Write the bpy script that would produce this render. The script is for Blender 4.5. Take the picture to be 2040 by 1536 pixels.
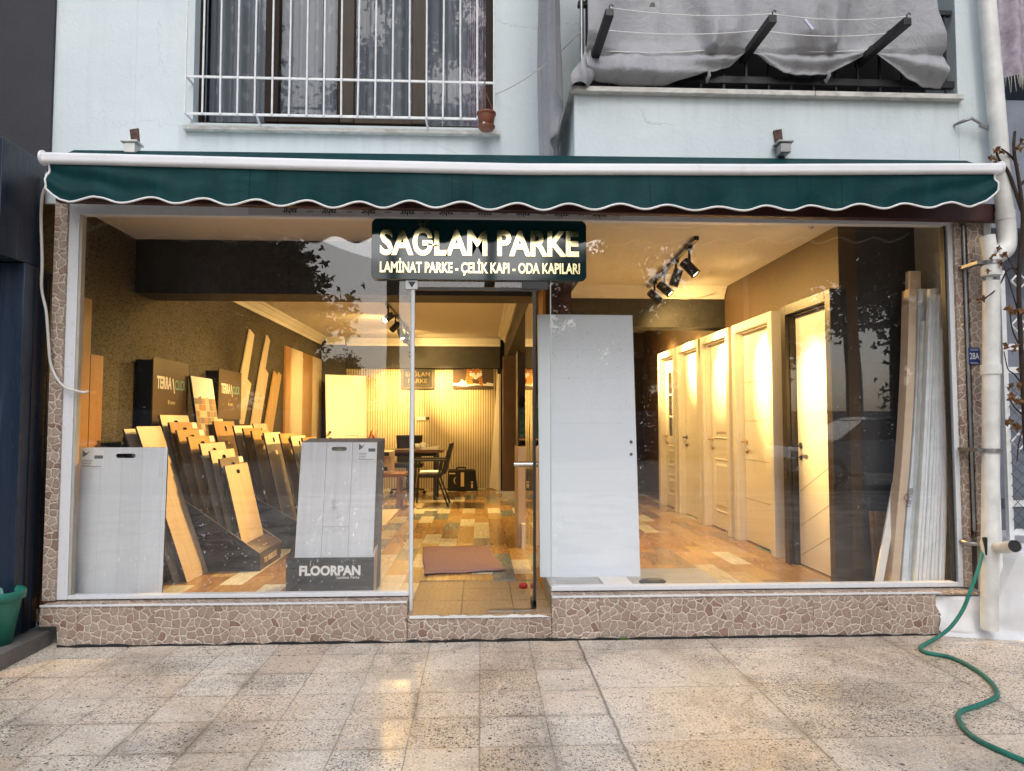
import bpy, bmesh, math, random
from mathutils import Vector, Matrix, Euler
R = math.radians
PI = math.pi
random.seed(11)
sc = bpy.context.scene
for o in list(bpy.data.objects):
    bpy.data.objects.remove(o)
C = sc.collection

# ------------------------------------------------------------------ camera
F = 1400.0                      # focal length in photo pixels (2040 wide)
PITCH, YAW = R(3.0), R(2.58)
CAM = Vector((0, -4.5, 1.32))
cd = bpy.data.cameras.new('camera')
cam = bpy.data.objects.new('camera', cd)
C.objects.link(cam)
cam.location = CAM
cam.rotation_euler = (R(90) + PITCH, 0, -YAW)
cd.sensor_width = 36
cd.lens = 36 * F / 2040
cd.clip_end = 2000
cd.clip_start = .05
sc.camera = cam

# ------------------------------------------------------------------ world, sun, exposure
wd = bpy.data.worlds.new('World')
sc.world = wd
wd.use_nodes = True
wt = wd.node_tree
bg = wt.nodes['Background']
sky = wt.nodes.new('ShaderNodeTexSky')
sky.sky_type = 'NISHITA'
sky.sun_disc = False
SUN_EL = 42
sky.sun_elevation = R(SUN_EL)
sky.sun_rotation = R(180)
sky.air_density = 1.0
sky.dust_density = 3.0
sky.ozone_density = 1.0
hs = wt.nodes.new('ShaderNodeHueSaturation')
hs.inputs['Saturation'].default_value = .72
wt.links.new(sky.outputs[0], hs.inputs['Color'])
wt.links.new(hs.outputs[0], bg.inputs['Color'])
bg.inputs['Strength'].default_value = .15
sd = bpy.data.lights.new('sun', 'SUN')
sd.energy = 1.5
sd.angle = R(60)
sd.color = (.97, .985, 1)
sun = bpy.data.objects.new('sun', sd)
C.objects.link(sun)
sun.rotation_euler = (R(90 - SUN_EL), 0, 0)
sun.location = (0, -20, 20)
vs = sc.view_settings
vs.view_transform = 'Standard'
vs.look = 'None'
vs.gamma = 1
vs.exposure = 0.36
cy = sc.cycles
cy.max_bounces = 10
cy.diffuse_bounces = 4
cy.glossy_bounces = 4
cy.transmission_bounces = 6
cy.transparent_max_bounces = 16
cy.caustics_reflective = False
cy.caustics_refractive = False
cy.sample_clamp_indirect = 6
try:
    cy.use_denoising = True
except Exception:
    pass

# ------------------------------------------------------------------ pixel -> point on a real plane
_f = Vector((math.sin(YAW) * math.cos(PITCH), math.cos(YAW) * math.cos(PITCH), math.sin(PITCH)))
_r = Vector((math.cos(YAW), -math.sin(YAW), 0))
_u = _r.cross(_f)
def at(px, py, X=None, Y=None, Z=None):
    d = _f + _r * ((px - 1020) / F) - _u * ((py - 768) / F)
    if X is not None: t = (X - CAM.x) / d.x
    elif Y is not None: t = (Y - CAM.y) / d.y
    else: t = (Z - CAM.z) / d.z
    return CAM + d * t

# ------------------------------------------------------------------ mesh builder
class MB:
    def __init__(s): s.v = []; s.f = []; s.sm = []
    def add(s, vs, fs, sm=False):
        n = len(s.v)
        s.v += [tuple(v) for v in vs]
        for f in fs:
            s.f.append([i + n for i in f]); s.sm.append(sm)
        return s
    def hexa(s, p):
        return s.add(p, [(0, 3, 2, 1), (4, 5, 6, 7), (0, 1, 5, 4), (1, 2, 6, 5), (2, 3, 7, 6), (3, 0, 4, 7)])
    def box(s, x0, x1, y0, y1, z0, z1):
        return s.hexa([(x0, y0, z0), (x1, y0, z0), (x1, y1, z0), (x0, y1, z0), (x0, y0, z1), (x1, y0, z1), (x1, y1, z1), (x0, y1, z1)])
    def prism(s, pts, vec):
        n = len(pts); vec = Vector(vec)
        a = [Vector(p) for p in pts]; b = [p + vec for p in a]
        fs = [tuple(range(n))[::-1], tuple(range(n, 2 * n))]
        fs += [(i, (i + 1) % n, n + (i + 1) % n, n + i) for i in range(n)]
        return s.add(a + b, fs)
    def tube(s, pts, r, n=8, sm=True, caps=True):
        pts = [Vector(p) for p in pts]; m = len(pts)
        rs = r if isinstance(r, (list, tuple)) else [r] * m
        vs, fs = [], []
        prev = None
        for i, p in enumerate(pts):
            t = (pts[min(i + 1, m - 1)] - pts[max(i - 1, 0)]).normalized()
            if prev is None:
                a = Vector((0, 0, 1)) if abs(t.z) < .9 else Vector((1, 0, 0))
                nrm = t.cross(a).normalized()
            else:
                nrm = (prev - t * prev.dot(t)).normalized()
            prev = nrm; b = t.cross(nrm)
            for k in range(n):
                an = 2 * PI * k / n
                vs.append(p + (nrm * math.cos(an) + b * math.sin(an)) * rs[i])
        for i in range(m - 1):
            for k in range(n):
                fs.append((i * n + k, i * n + (k + 1) % n, (i + 1) * n + (k + 1) % n, (i + 1) * n + k))
        s.add(vs, fs, sm)
        if caps:
            s.add(vs[:n], [tuple(range(n))[::-1]]); s.add(vs[-n:], [tuple(range(n))])
        return s
    def lathe(s, prof, mat=None, n=20, sm=True):
        mat = mat or Matrix()
        vs, fs = [], []
        for (r, z) in prof:
            for k in range(n):
                a = 2 * PI * k / n
                vs.append(mat @ Vector((r * math.cos(a), r * math.sin(a), z)))
        for i in range(len(prof) - 1):
            for k in range(n):
                fs.append((i * n + k, i * n + (k + 1) % n, (i + 1) * n + (k + 1) % n, (i + 1) * n + k))
        s.add(vs, fs, sm)
        if prof[0][0] > 1e-6: s.add(vs[:n], [tuple(range(n))[::-1]])
        if prof[-1][0] > 1e-6: s.add(vs[-n:], [tuple(range(n))])
        return s
    def grid(s, fn, nu, nv, sm=True):
        vs = [fn(i / nu, j / nv) for j in range(nv + 1) for i in range(nu + 1)]
        fs = [(j * (nu + 1) + i, j * (nu + 1) + i + 1, (j + 1) * (nu + 1) + i + 1, (j + 1) * (nu + 1) + i) for j in range(nv) for i in range(nu)]
        return s.add(vs, fs, sm)
    def plate(s, outer, holes, vec, mat=None):
        """flat polygon with holes, given thickness vec"""
        bm = bmesh.new(); es = []
        for loop in [outer] + list(holes):
            vv = [bm.verts.new(p) for p in loop]
            es += [bm.edges.new((vv[i], vv[(i + 1) % len(vv)])) for i in range(len(vv))]
        bmesh.ops.triangle_fill(bm, use_beauty=True, edges=es)
        r = bmesh.ops.extrude_face_region(bm, geom=bm.faces[:])
        for e in r['geom']:
            if isinstance(e, bmesh.types.BMVert): e.co += Vector(vec)
        bmesh.ops.recalc_face_normals(bm, faces=bm.faces[:])
        bm.verts.index_update()
        M = mat or Matrix()
        s.add([M @ v.co for v in bm.verts], [[v.index for v in f.verts] for f in bm.faces])
        bm.free()
        return s
    def text(s, body, size, M, ex=.001, off=0.0, align='LEFT', sx=1.0):
        """lettering as real thin geometry; M places the text's XY plane"""
        cu = bpy.data.curves.new('lettering', 'FONT')
        cu.body = body; cu.size = size; cu.extrude = ex; cu.offset = off; cu.align_x = align
        cu.resolution_u = 3
        ob = bpy.data.objects.new('lettering', cu); C.objects.link(ob)
        bpy.context.view_layer.update()
        dg = bpy.context.evaluated_depsgraph_get()
        me = bpy.data.meshes.new_from_object(ob.evaluated_get(dg))
        S = Matrix.Diagonal((sx, 1, 1, 1))
        s.add([M @ (S @ v.co) for v in me.vertices], [list(p.vertices) for p in me.polygons])
        bpy.data.objects.remove(ob); bpy.data.curves.remove(cu); bpy.data.meshes.remove(me)
        return s
    def build(s, name, mat, parent=None, bevel=0, local=False, loc=None, seg=2, recalc=True):
        me = bpy.data.meshes.new(name)
        vs = [Vector(v) for v in s.v]
        if parent is not None:
            off = Vector((0, 0, 0)) if local else WORLD[parent.name]
        elif local:
            off = Vector((0, 0, 0))
        else:
            lo = Vector([min(v[i] for v in vs) for i in range(3)]); hi = Vector([max(v[i] for v in vs) for i in range(3)])
            off = Vector(((lo.x + hi.x) / 2, (lo.y + hi.y) / 2, lo.z))
        me.from_pydata([v - off for v in vs], [], s.f)
        me.polygons.foreach_set('use_smooth', s.sm)
        if recalc:
            bm = bmesh.new(); bm.from_mesh(me)
            bmesh.ops.recalc_face_normals(bm, faces=bm.faces[:])
            bm.to_mesh(me); bm.free()
        me.materials.append(mat)
        o = bpy.data.objects.new(name, me); C.objects.link(o)
        if parent is not None:
            o.parent = parent
            WORLD[o.name] = off if not local else Vector((0, 0, 0))
        else:
            o.location = loc if loc is not None else off
            WORLD[o.name] = off
        if bevel:
            b = o.modifiers.new('bevel', 'BEVEL'); b.width = bevel; b.segments = seg; b.limit_method = 'ANGLE'; b.angle_limit = R(40)
        return o
WORLD = {}

def tag(o, label=None, cat=None, group=None, kind=None):
    if label: o['label'] = label
    if cat: o['category'] = cat
    if group: o['group'] = group
    if kind: o['kind'] = kind
    return o
def thing(name, label, cat, loc=(0, 0, 0), group=None, rot=None):
    o = bpy.data.objects.new(name, None); C.objects.link(o)
    o.location = loc; o.empty_display_size = .1
    if rot is not None: o.rotation_euler = rot
    WORLD[o.name] = Vector(loc)
    return tag(o, label, cat, group)
def kids(o): return [c for c in bpy.data.objects if c.parent == o]
def dup(o, label=None, parent=None):
    c = o.copy(); C.objects.link(c); c.parent = parent
    if label: c['label'] = label
    for ch in kids(o): dup(ch, None, c)
    return c
def bx(*a): return MB().box(*a)
def facing(p, sx=1):
    """matrix that stands text up on a wall that faces the street"""
    return Matrix.Translation(p) @ Matrix.Rotation(R(90), 4, 'X')

# ------------------------------------------------------------------ material helpers
class NT:
    def __init__(s, name):
        s.m = bpy.data.materials.new(name); s.m.use_nodes = True
        s.t = s.m.node_tree; s.b = s.t.nodes['Principled BSDF']; s.out = s.t.nodes['Material Output']
    def set(s, sock, v):
        if isinstance(v, bpy.types.NodeSocket): s.t.links.new(v, sock)
        elif isinstance(v, (tuple, list)) and len(v) == 3 and sock.type == 'RGBA': sock.default_value = (*v, 1)
        else: sock.default_value = v
    def n(s, typ, ins=None, **pr):
        nd = s.t.nodes.new(typ)
        for k, v in pr.items(): setattr(nd, k, v)
        for k, v in (ins or {}).items(): s.set(nd.inputs[k], v)
        return nd
    def pos(s): return s.n('ShaderNodeNewGeometry').outputs['Position']
    def obj(s): return s.n('ShaderNodeTexCoord').outputs['Object']
    def mp(s, vec, scale=(1, 1, 1), loc=(0, 0, 0), rot=(0, 0, 0)):
        return s.n('ShaderNodeMapping', {'Vector': vec, 'Scale': scale, 'Location': loc, 'Rotation': rot}).outputs[0]
    def noise(s, vec, scale, detail=3, rough=.55, dist=0):
        return s.n('ShaderNodeTexNoise', {'Vector': vec, 'Scale': scale, 'Detail': detail, 'Roughness': rough, 'Distortion': dist}).outputs['Fac']
    def vor(s, vec, scale, feature='F1', rnd=1.0, dim='3D'):
        nd = s.n('ShaderNodeTexVoronoi', {'Scale': scale, 'Randomness': rnd}, feature=feature, voronoi_dimensions=dim)
        s.set(nd.inputs['Vector'], vec); return nd
    def wn(s, vec, dim='3D'):
        nd = s.n('ShaderNodeTexWhiteNoise', noise_dimensions=dim); s.set(nd.inputs['Vector'], vec); return nd
    def ramp(s, fac, stops, interp='LINEAR'):
        nd = s.n('ShaderNodeValToRGB'); s.set(nd.inputs[0], fac); cr = nd.color_ramp; cr.interpolation = interp
        while len(cr.elements) < len(stops): cr.elements.new(.5)
        for e, (p, c) in zip(cr.elements, stops):
            e.position = p; e.color = (*c, 1) if isinstance(c, (tuple, list)) else (c, c, c, 1)
        return nd.outputs[0]
    def mix(s, fac, a, b, mode='MIX'):
        nd = s.n('ShaderNodeMix', data_type='RGBA', blend_type=mode)
        s.set(nd.inputs[0], fac); s.set(nd.inputs[6], a); s.set(nd.inputs[7], b); return nd.outputs[2]
    def math(s, op, a, b=0.0, c=None):
        nd = s.n('ShaderNodeMath', operation=op); s.set(nd.inputs[0], a); s.set(nd.inputs[1], b)
        if c is not None: s.set(nd.inputs[2], c)
        return nd.outputs[0]
    def sep(s, v):
        nd = s.n('ShaderNodeSeparateXYZ'); s.set(nd.inputs[0], v); return nd.outputs
    def comb(s, x=0.0, y=0.0, z=0.0):
        nd = s.n('ShaderNodeCombineXYZ'); s.set(nd.inputs[0], x); s.set(nd.inputs[1], y); s.set(nd.inputs[2], z); return nd.outputs[0]
    def bump(s, h, strength=.3, dist=.01):
        s.set(s.b.inputs['Normal'], s.n('ShaderNodeBump', {'Height': h, 'Strength': strength, 'Distance': dist}).outputs[0])
    def fin(s, col, rough=.5, metal=0.0, spec=.5, **kw):
        s.set(s.b.inputs['Base Color'], col); s.set(s.b.inputs['Roughness'], rough); s.set(s.b.inputs['Metallic'], metal)
        s.set(s.b.inputs['Specular IOR Level'], spec)
        for k, v in kw.items(): s.set(s.b.inputs[k.replace('_', ' ')], v)
        return s.m

def plain(name, col, rough=.5, metal=0.0, var=.12, scale=6, bump=0, bscale=60, spec=.5, **kw):
    t = NT(name); p = t.obj()
    n = t.noise(p, scale, 4)
    c = t.mix(1.0, col, t.ramp(n, [(.3, 1 - var), (.7, 1 + var)]), 'MULTIPLY') if var else col
    if bump: t.bump(t.noise(p, bscale, 3), bump, .004)
    r = t.math('MULTIPLY_ADD', n, .16, rough - .08) if rough > .1 else rough
    return t.fin(c, r, metal, spec, **kw)

def wood(name, c1, c2, scale=1.0, rough=.45, plank=0.0, knots=.5, axis='Z'):
    """laminate: grain runs along the object's local axis; planks of width 'plank' differ a little"""
    t = NT(name); p = t.obj(); x, y, z = t.sep(p)
    if axis == 'X': x, z = z, x
    if axis == 'Y': y, z = z, y
    seed = t.n('ShaderNodeObjectInfo').outputs['Random']
    off = t.math('MULTIPLY', seed, 37.0)
    lane = 0.0
    if plank:
        lane = t.math('FLOOR', t.math('DIVIDE', x, plank))
        off = t.math('ADD', off, t.math('MULTIPLY', lane, 5.37))
    g = t.comb(t.math('MULTIPLY', x, 14 * scale), t.math('MULTIPLY', y, 14 * scale), t.math('ADD', t.math('MULTIPLY', z, 1.3 * scale), off))
    n1 = t.noise(g, 1.0, 5, .6, 1.2)
    fine = t.noise(t.comb(t.math('MULTIPLY', x, 160), t.math('MULTIPLY', y, 160), t.math('ADD', t.math('MULTIPLY', z, 5), off)), 1.0, 2)
    c = t.mix(t.ramp(n1, [(.3, 0.0), (.72, 1.0)]), c1, c2)
    c = t.mix(1.0, c, t.ramp(fine, [(.3, .95), (.7, 1.03)]), 'MULTIPLY')
    kn = t.noise(t.comb(t.math('MULTIPLY', x, 9), t.math('MULTIPLY', y, 9), t.math('ADD', t.math('MULTIPLY', z, 5), off)), 1.0, 3)
    c = t.mix(t.math('MULTIPLY', t.ramp(kn, [(.66, 0.0), (.8, 1.0)]), knots), c, tuple(k * .42 for k in c2))
    if plank:
        pv = t.wn(t.comb(lane, off, 0)).outputs['Value']
        c = t.mix(1.0, c, t.ramp(pv, [(0, .9), (1, 1.06)]), 'MULTIPLY')
        fr = t.math('FRACT', t.math('DIVIDE', x, plank))
        ed = t.math('LESS_THAN', fr, .012)
        c = t.mix(t.math('MULTIPLY', ed, .55), c, tuple(k * .35 for k in c2))
    t.bump(fine, .08, .001)
    return t.fin(c, rough)

M = {}
# ------------------------------------------------------------------ materials
def m_mint():
    t = NT('mint_plaster'); p = t.pos(); x, y, z = t.sep(p)
    n = t.noise(p, 1.1, 6, .6); n2 = t.noise(p, 7, 5, .6)
    c = t.mix(t.ramp(n, [(.3, 0.0), (.7, 1.0)]), (.60, .685, .715), (.68, .75, .765))
    st = t.noise(t.mp(p, (6, 6, .35)), 1.0, 5)
    c = t.mix(t.math('MULTIPLY', t.ramp(st, [(.52, 0.0), (.78, 1.0)]), .35), c, (.50, .575, .58))
    c = t.mix(t.math('MULTIPLY', t.ramp(n2, [(.62, 0.0), (.70, 1.0)]), .3), c, (.74, .79, .79))
    # rain dirt running down from the window sill; streaked darker tone below the coping
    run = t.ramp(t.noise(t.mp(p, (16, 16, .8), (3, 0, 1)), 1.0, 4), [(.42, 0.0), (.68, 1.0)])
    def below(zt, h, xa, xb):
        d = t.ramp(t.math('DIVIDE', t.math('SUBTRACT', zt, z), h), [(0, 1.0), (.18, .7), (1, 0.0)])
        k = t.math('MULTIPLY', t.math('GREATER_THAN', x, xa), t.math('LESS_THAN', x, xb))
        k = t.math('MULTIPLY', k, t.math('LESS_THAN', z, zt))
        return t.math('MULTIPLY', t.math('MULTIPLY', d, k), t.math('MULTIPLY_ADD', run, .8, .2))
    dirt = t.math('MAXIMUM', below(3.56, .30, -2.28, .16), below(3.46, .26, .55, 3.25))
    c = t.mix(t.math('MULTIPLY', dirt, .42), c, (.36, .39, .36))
    cv = t.vor(t.comb(t.math('MULTIPLY_ADD', t.noise(p, 4, 4), .4, x), 0, t.math('MULTIPLY_ADD', t.noise(t.mp(p, loc=(3, 9, 1)), 4, 4), .4, z)), .8, 'DISTANCE_TO_EDGE', 1.0).outputs['Distance']
    cr = t.math('MULTIPLY', t.ramp(cv, [(.001, 1.0), (.004, 0.0)]), t.ramp(n, [(.5, 0.0), (.6, .5)]))
    c = t.mix(cr, c, (.40, .46, .46))
    t.bump(t.math('SUBTRACT', t.math('ADD', t.noise(p, 45, 4), t.math('MULTIPLY', n2, 2.2)), t.math('MULTIPLY', cr, 2.0)), .3, .008)
    return t.fin(c, .75)
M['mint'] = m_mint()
def m_dark():
    t = NT('dark_render'); p = t.pos(); n = t.noise(p, 3, 5); g = t.noise(t.mp(p, (90, 90, 40)), 1.0, 4)
    c = t.mix(n, (.026, .027, .033), (.048, .048, .057))
    t.bump(g, .55, .006)
    return t.fin(c, .8)
M['dark_wall'] = m_dark()
def m_navy():
    t = NT('navy_cladding'); p = t.pos()
    st = t.noise(t.mp(p, (18, 18, 1.2)), 1.0, 4)
    c = t.mix(t.ramp(st, [(.6, 0.0), (.75, 1.0)]), (.011, .022, .044), (.03, .052, .092))
    return t.fin(c, t.ramp(st, [(.3, .22), (.8, .42)]))
M['navy'] = m_navy()
M['navy_dark'] = plain('navy_stripe_cladding', (.008, .012, .022), .35)  # darker navy of the decorative side stripes
def m_tile():
    t = NT('crazy_paving_tile'); p = t.pos(); x, y, z = t.sep(p)
    u = t.math('ADD', x, y); v = t.math('MULTIPLY_ADD', y, .73, z)
    tq = t.math('DIVIDE', t.math('ADD', x, 10.06), .45)
    ti = t.math('FLOOR', tq); tw = t.math('FRACT', tq)
    r3 = t.sep(t.wn(t.comb(t.math('MODULO', ti, 3.0), 2.0, 0)).outputs['Color'])
    u0 = t.math('MULTIPLY_ADD', r3[0], 9.0, u); v0 = t.math('MULTIPLY_ADD', r3[1], 9.0, v)
    uv = t.comb(u, v, 0); uv0 = t.comb(u0, v0, 0)
    uvw = t.comb(t.math('MULTIPLY_ADD', t.noise(uv0, 18, 2), .04, u0), t.math('MULTIPLY_ADD', t.noise(t.mp(uv0, loc=(7, 3, 0)), 18, 2), .04, v0), 0)
    e = t.vor(uvw, 21, 'DISTANCE_TO_EDGE', .9, '2D').outputs['Distance']
    f = t.vor(uvw, 21, 'F1', .9, '2D').outputs['Color']
    r = t.sep(f)[0]
    st = t.ramp(r, [(0, (.335, .26, .205)), (.35, (.43, .34, .275)), (.62, (.315, .225, .18)), (.86, (.41, .32, .265)), (.95, (.25, .145, .11)), (1, (.30, .195, .155))])
    mo = t.noise(uv, 75, 5, .65)
    st = t.mix(1.0, st, t.ramp(mo, [(.3, .70), (.72, 1.25)]), 'MULTIPLY')
    gn = t.noise(uv, 130, 2)
    ee = t.math('MULTIPLY_ADD', t.math('SUBTRACT', mo, .5), .05, e)
    c = t.mix(t.ramp(ee, [(.045, 1.0), (.085, 0.0)]), st, t.mix(gn, (.56, .48, .40), (.70, .62, .53)))
    jl = t.math('LESS_THAN', tw, .007)
    c = t.mix(t.math('MULTIPLY', jl, .75), c, (.16, .12, .09))
    dirt = t.noise(p, 3.5, 6, .62)
    c = t.mix(t.math('MULTIPLY', t.ramp(dirt, [(.5, 0.0), (.75, 1.0)]), .42), c, (.24, .185, .14))
    t.bump(t.math('ADD', t.math('SUBTRACT', t.ramp(ee, [(.03, 0.0), (.14, 1.0)]), t.math('MULTIPLY', jl, 1.0)), t.math('MULTIPLY', mo, .7)), .8, .005)
    return t.fin(c, t.ramp(mo, [(.2, .32), (.8, .55)]))
M['tile'] = m_tile()
def m_terrazzo():
    t = NT('wet_terrazzo'); p = t.pos(); x, y, z = t.sep(p)
    big = t.math('GREATER_THAN', x, .6)
    n5 = t.noise(p, 7, 2)
    wob = t.math('MULTIPLY', t.math('SUBTRACT', n5, .5), .012)
    def idx(c, off, step): return t.math('FLOOR', t.math('DIVIDE', t.math('ADD', c, off), step))
    def pick(a, b): return t.math('ADD', t.math('MULTIPLY', a, t.math('SUBTRACT', 1.0, big)), t.math('MULTIPLY', b, big))
    tx = pick(idx(x, 30.0, .3), idx(x, 30.0 - .6, 1.1)); ty = pick(idx(y, 30.32, .3), idx(y, 30.9, .6))
    tid = t.wn(t.comb(tx, ty, 0)); tv = tid.outputs['Value']; tcol = t.sep(tid.outputs['Color'])
    st = t.noise(p, 1.25, 7, .66, .6)
    st2 = t.noise(t.mp(p, loc=(13, 5, 2)), 2.7, 6, .64, .4)
    st3 = t.noise(t.mp(p, (1, 2.6, 1), (4, 1, 7), (0, 0, .5)), 1.7, 5, .6, 1.0)
    c = t.ramp(tv, [(0, (.72, .59, .46)), (.35, (.77, .70, .61)), (.65, (.74, .605, .475)), (1, (.82, .765, .685))])
    c = t.mix(t.math('MULTIPLY', t.ramp(st, [(.47, 0.0), (.63, 1.0)]), .72), c, (.43, .345, .26))
    c = t.mix(t.math('MULTIPLY', t.ramp(st2, [(.54, 0.0), (.70, 1.0)]), .72), c, (.44, .41, .38))
    c = t.mix(t.math('MULTIPLY', t.ramp(st3, [(.64, 0.0), (.74, 1.0)]), .75), c, (.22, .15, .095))
    ag = t.vor(t.mp(p, (1, 1, .001)), 190, 'F1', 1.0, '2D')
    agc = t.sep(ag.outputs['Color'])[0]
    c = t.mix(1.0, c, t.ramp(agc, [(0, .66), (.5, 1.0), (1, 1.22)]), 'MULTIPLY')
    def chips(scale, amount, size, seed, amt_sock=None):
        v = t.vor(t.mp(p, (1, 1, .001), (seed, seed * .7, 0)), scale, 'F1', 1.0, '2D')
        cr = t.sep(v.outputs['Color'])
        a = amount if amt_sock is None else t.math('MULTIPLY', amt_sock, amount)
        on = t.math('LESS_THAN', cr[0], a)
        sz = t.math('MULTIPLY_ADD', cr[1], size * .8, size * .35)
        return t.math('MULTIPLY', on, t.math('LESS_THAN', v.outputs['Distance'], sz))
    c = t.mix(t.math('MULTIPLY', chips(120, .28, .42, 3.1), .75), c, (.74, .70, .64))
    dens = t.math('MULTIPLY', t.math('MULTIPLY_ADD', t.math('MULTIPLY', tcol[1], tcol[1]), 2.0, .3), t.ramp(st2, [(.3, .45), (.7, 1.7)]))
    c = t.mix(t.math('MULTIPLY', chips(118, .17, .42, 9.7, dens), .92), c, (.045, .038, .032))
    c = t.mix(t.math('MULTIPLY', chips(66, .15, .36, 1.3, dens), .96), c, (.028, .025, .022))
    c = t.mix(t.math('MULTIPLY', chips(36, .03, .30, 5.9), .95), c, (.022, .02, .018))
    def joint(coord, off, step, w):
        fr = t.math('FRACT', t.math('DIVIDE', t.math('ADD', t.math('ADD', coord, wob), off), step))
        d = t.math('MULTIPLY', t.math('MINIMUM', fr, t.math('SUBTRACT', 1.0, fr)), step)
        return t.ramp(d, [(0, 1.0), (w, 0.0)])
    ja = t.math('MAXIMUM', joint(x, 30.0, .3, .0042), joint(y, 30.32, .3, .0036))
    jb = t.math('MAXIMUM', joint(x, 30.0 - .6, 1.1, .006), joint(y, 30.9, .6, .0045))
    jl = pick(ja, jb)
    jv = t.ramp(t.noise(p, 3.2, 4), [(.32, .45), (.58, 1.0)])
    crack = t.ramp(t.math('ABSOLUTE', t.math('ADD', t.math('SUBTRACT', x, .6), t.math('MULTIPLY', wob, 1.6))), [(.003, 1.0), (.009, 0.0)])
    jl = t.math('MAXIMUM', t.math('MULTIPLY', jl, jv), t.math('MULTIPLY', crack, .95))
    hv = t.vor(t.comb(t.math('MULTIPLY_ADD', t.noise(p, 5, 4), .35, x), t.math('MULTIPLY_ADD', t.noise(t.mp(p, loc=(3, 9, 1)), 5, 4), .35, y), 0), .95, 'DISTANCE_TO_EDGE', 1.0, '2D').outputs['Distance']
    hair = t.math('MULTIPLY', t.ramp(hv, [(.0015, 1.0), (.005, 0.0)]), t.math('MULTIPLY', big, .75))
    jl = t.math('MAXIMUM', jl, hair)
    wide = pick(t.math('MAXIMUM', joint(x, 30.0, .3, .04), joint(y, 30.32, .3, .03)), joint(x, 30.0 - .6, 1.1, .05))
    soft = t.math('MULTIPLY', wide, t.ramp(st2, [(.46, 0.0), (.66, .7)]))
    c = t.mix(soft, c, (.21, .165, .12))
    c = t.mix(t.math('MULTIPLY', jl, .92), c, (.06, .048, .036))
    wet = t.noise(t.mp(p, loc=(1, 4, 0)), 1.5, 5, .62, .5)
    wf = t.ramp(wet, [(.38, 1.0), (.64, 0.0)])
    c = t.mix(t.math('MULTIPLY', wf, .22), c, (.34, .295, .25))
    rough = t.math('MULTIPLY_ADD', agc, .12, t.math('MULTIPLY_ADD', wf, -.25, .37))
    t.bump(t.math('SUBTRACT', t.math('ADD', t.math('MULTIPLY', st, .6), t.math('MULTIPLY', agc, .05)), t.math('MULTIPLY', jl, .6)), .3, .004)
    return t.fin(c, rough, spec=.6)
M['terrazzo'] = m_terrazzo()
def m_asphalt():
    t = NT('asphalt'); p = t.pos(); n = t.noise(p, 90, 3); b = t.noise(p, .6, 4)
    c = t.mix(n, (.035, .035, .036), (.075, .074, .072)); t.bump(n, .4, .004)
    return t.fin(c, t.ramp(b, [(.3, .35), (.7, .7)]))
M['asphalt'] = m_asphalt()
def m_awning():
    t = NT('green_awning_fabric'); p = t.pos(); x, y, z = t.sep(p)
    st = t.noise(t.mp(p, (9, 9, .8)), 1.0, 5); w = t.noise(t.mp(p, (420, 420, 420)), 1.0, 1)
    c = t.mix(t.ramp(st, [(.35, 0.0), (.75, 1.0)]), (.001, .031, .035), (.004, .047, .052))
    dr = t.noise(t.mp(p, (38, 38, 2.0), (2, 0, 1)), 1.0, 4)
    c = t.mix(t.math('MULTIPLY', t.ramp(dr, [(.62, 0.0), (.75, 1.0)]), .55), c, (.001, .012, .016))
    fd = t.noise(t.mp(p, (3, 3, 5), (5, 2, 1)), 1.0, 5, .65)
    c = t.mix(t.math('MULTIPLY', t.ramp(fd, [(.58, 0.0), (.76, 1.0)]), .35), c, (.012, .085, .088))
    sq = t.math('FRACT', t.math('DIVIDE', t.math('ADD', x, 10.2), 1.18))
    sm = t.math('LESS_THAN', t.math('ABSOLUTE', t.math('SUBTRACT', sq, .5)), .004)
    c = t.mix(t.math('MULTIPLY', sm, .6), c, (.001, .014, .017))
    wr = t.noise(t.mp(p, (5, 5, 9), (0, 0, 3)), 1.0, 4, .6, .8)
    t.bump(t.math('ADD', t.math('MULTIPLY', w, .06), wr), .5, .012)
    return t.fin(c, .6, spec=.14)
M['awning'] = m_awning()
M['white_metal'] = plain('white_painted_metal', (.82, .83, .86), .3, var=.04)
M['grille'] = plain('white_grille_paint', (.78, .79, .80), .45, var=.1, scale=20, bump=.3)
def m_alu():
    t = NT('white_aluminium_frame'); p = t.pos(); n = t.noise(p, 5, 5); g = t.noise(p, 40, 4)
    c = t.mix(t.math('MULTIPLY', t.ramp(g, [(.55, 0.0), (.8, 1.0)]), .35), (.70, .72, .76), (.40, .38, .36))
    return t.fin(c, t.ramp(n, [(.3, .3), (.7, .45)]))
M['alu'] = m_alu()
M['film'] = plain('grey_protective_film', (.50, .49, .50), .45, var=.12)
M['print'] = plain('black_print', (.02, .02, .02), .6, var=0)
M['film_dark'] = plain('grey_print', (.12, .13, .14), .6, var=0)
M['white_print'] = plain('white_print', (.82, .82, .80), .5, var=0)
M['cable'] = plain('pale_cable', (.62, .60, .57), .5)
M['piping'] = plain('white_piping', (.80, .80, .80), .6)
M['black_metal'] = plain('black_metal', (.014, .014, .015), .38)
M['rust'] = plain('rusty_steel', (.09, .05, .035), .8, var=.5, scale=30, bump=.5)
M['maroon'] = plain('maroon_painted_beam', (.045, .012, .010), .5, var=.25, scale=8, bump=.15)
M['brown_frame'] = plain('dark_brown_wood', (.022, .012, .007), .6, var=.3, scale=12, spec=.2)
M['brown_frame_light'] = wood('weathered_brown_wood', (.055, .034, .014), (.028, .016, .008), 2, .6)
M['plastic_pipe'] = plain('white_plastic_pipe', (.72, .72, .69), .42, var=.22, scale=5)
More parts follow.
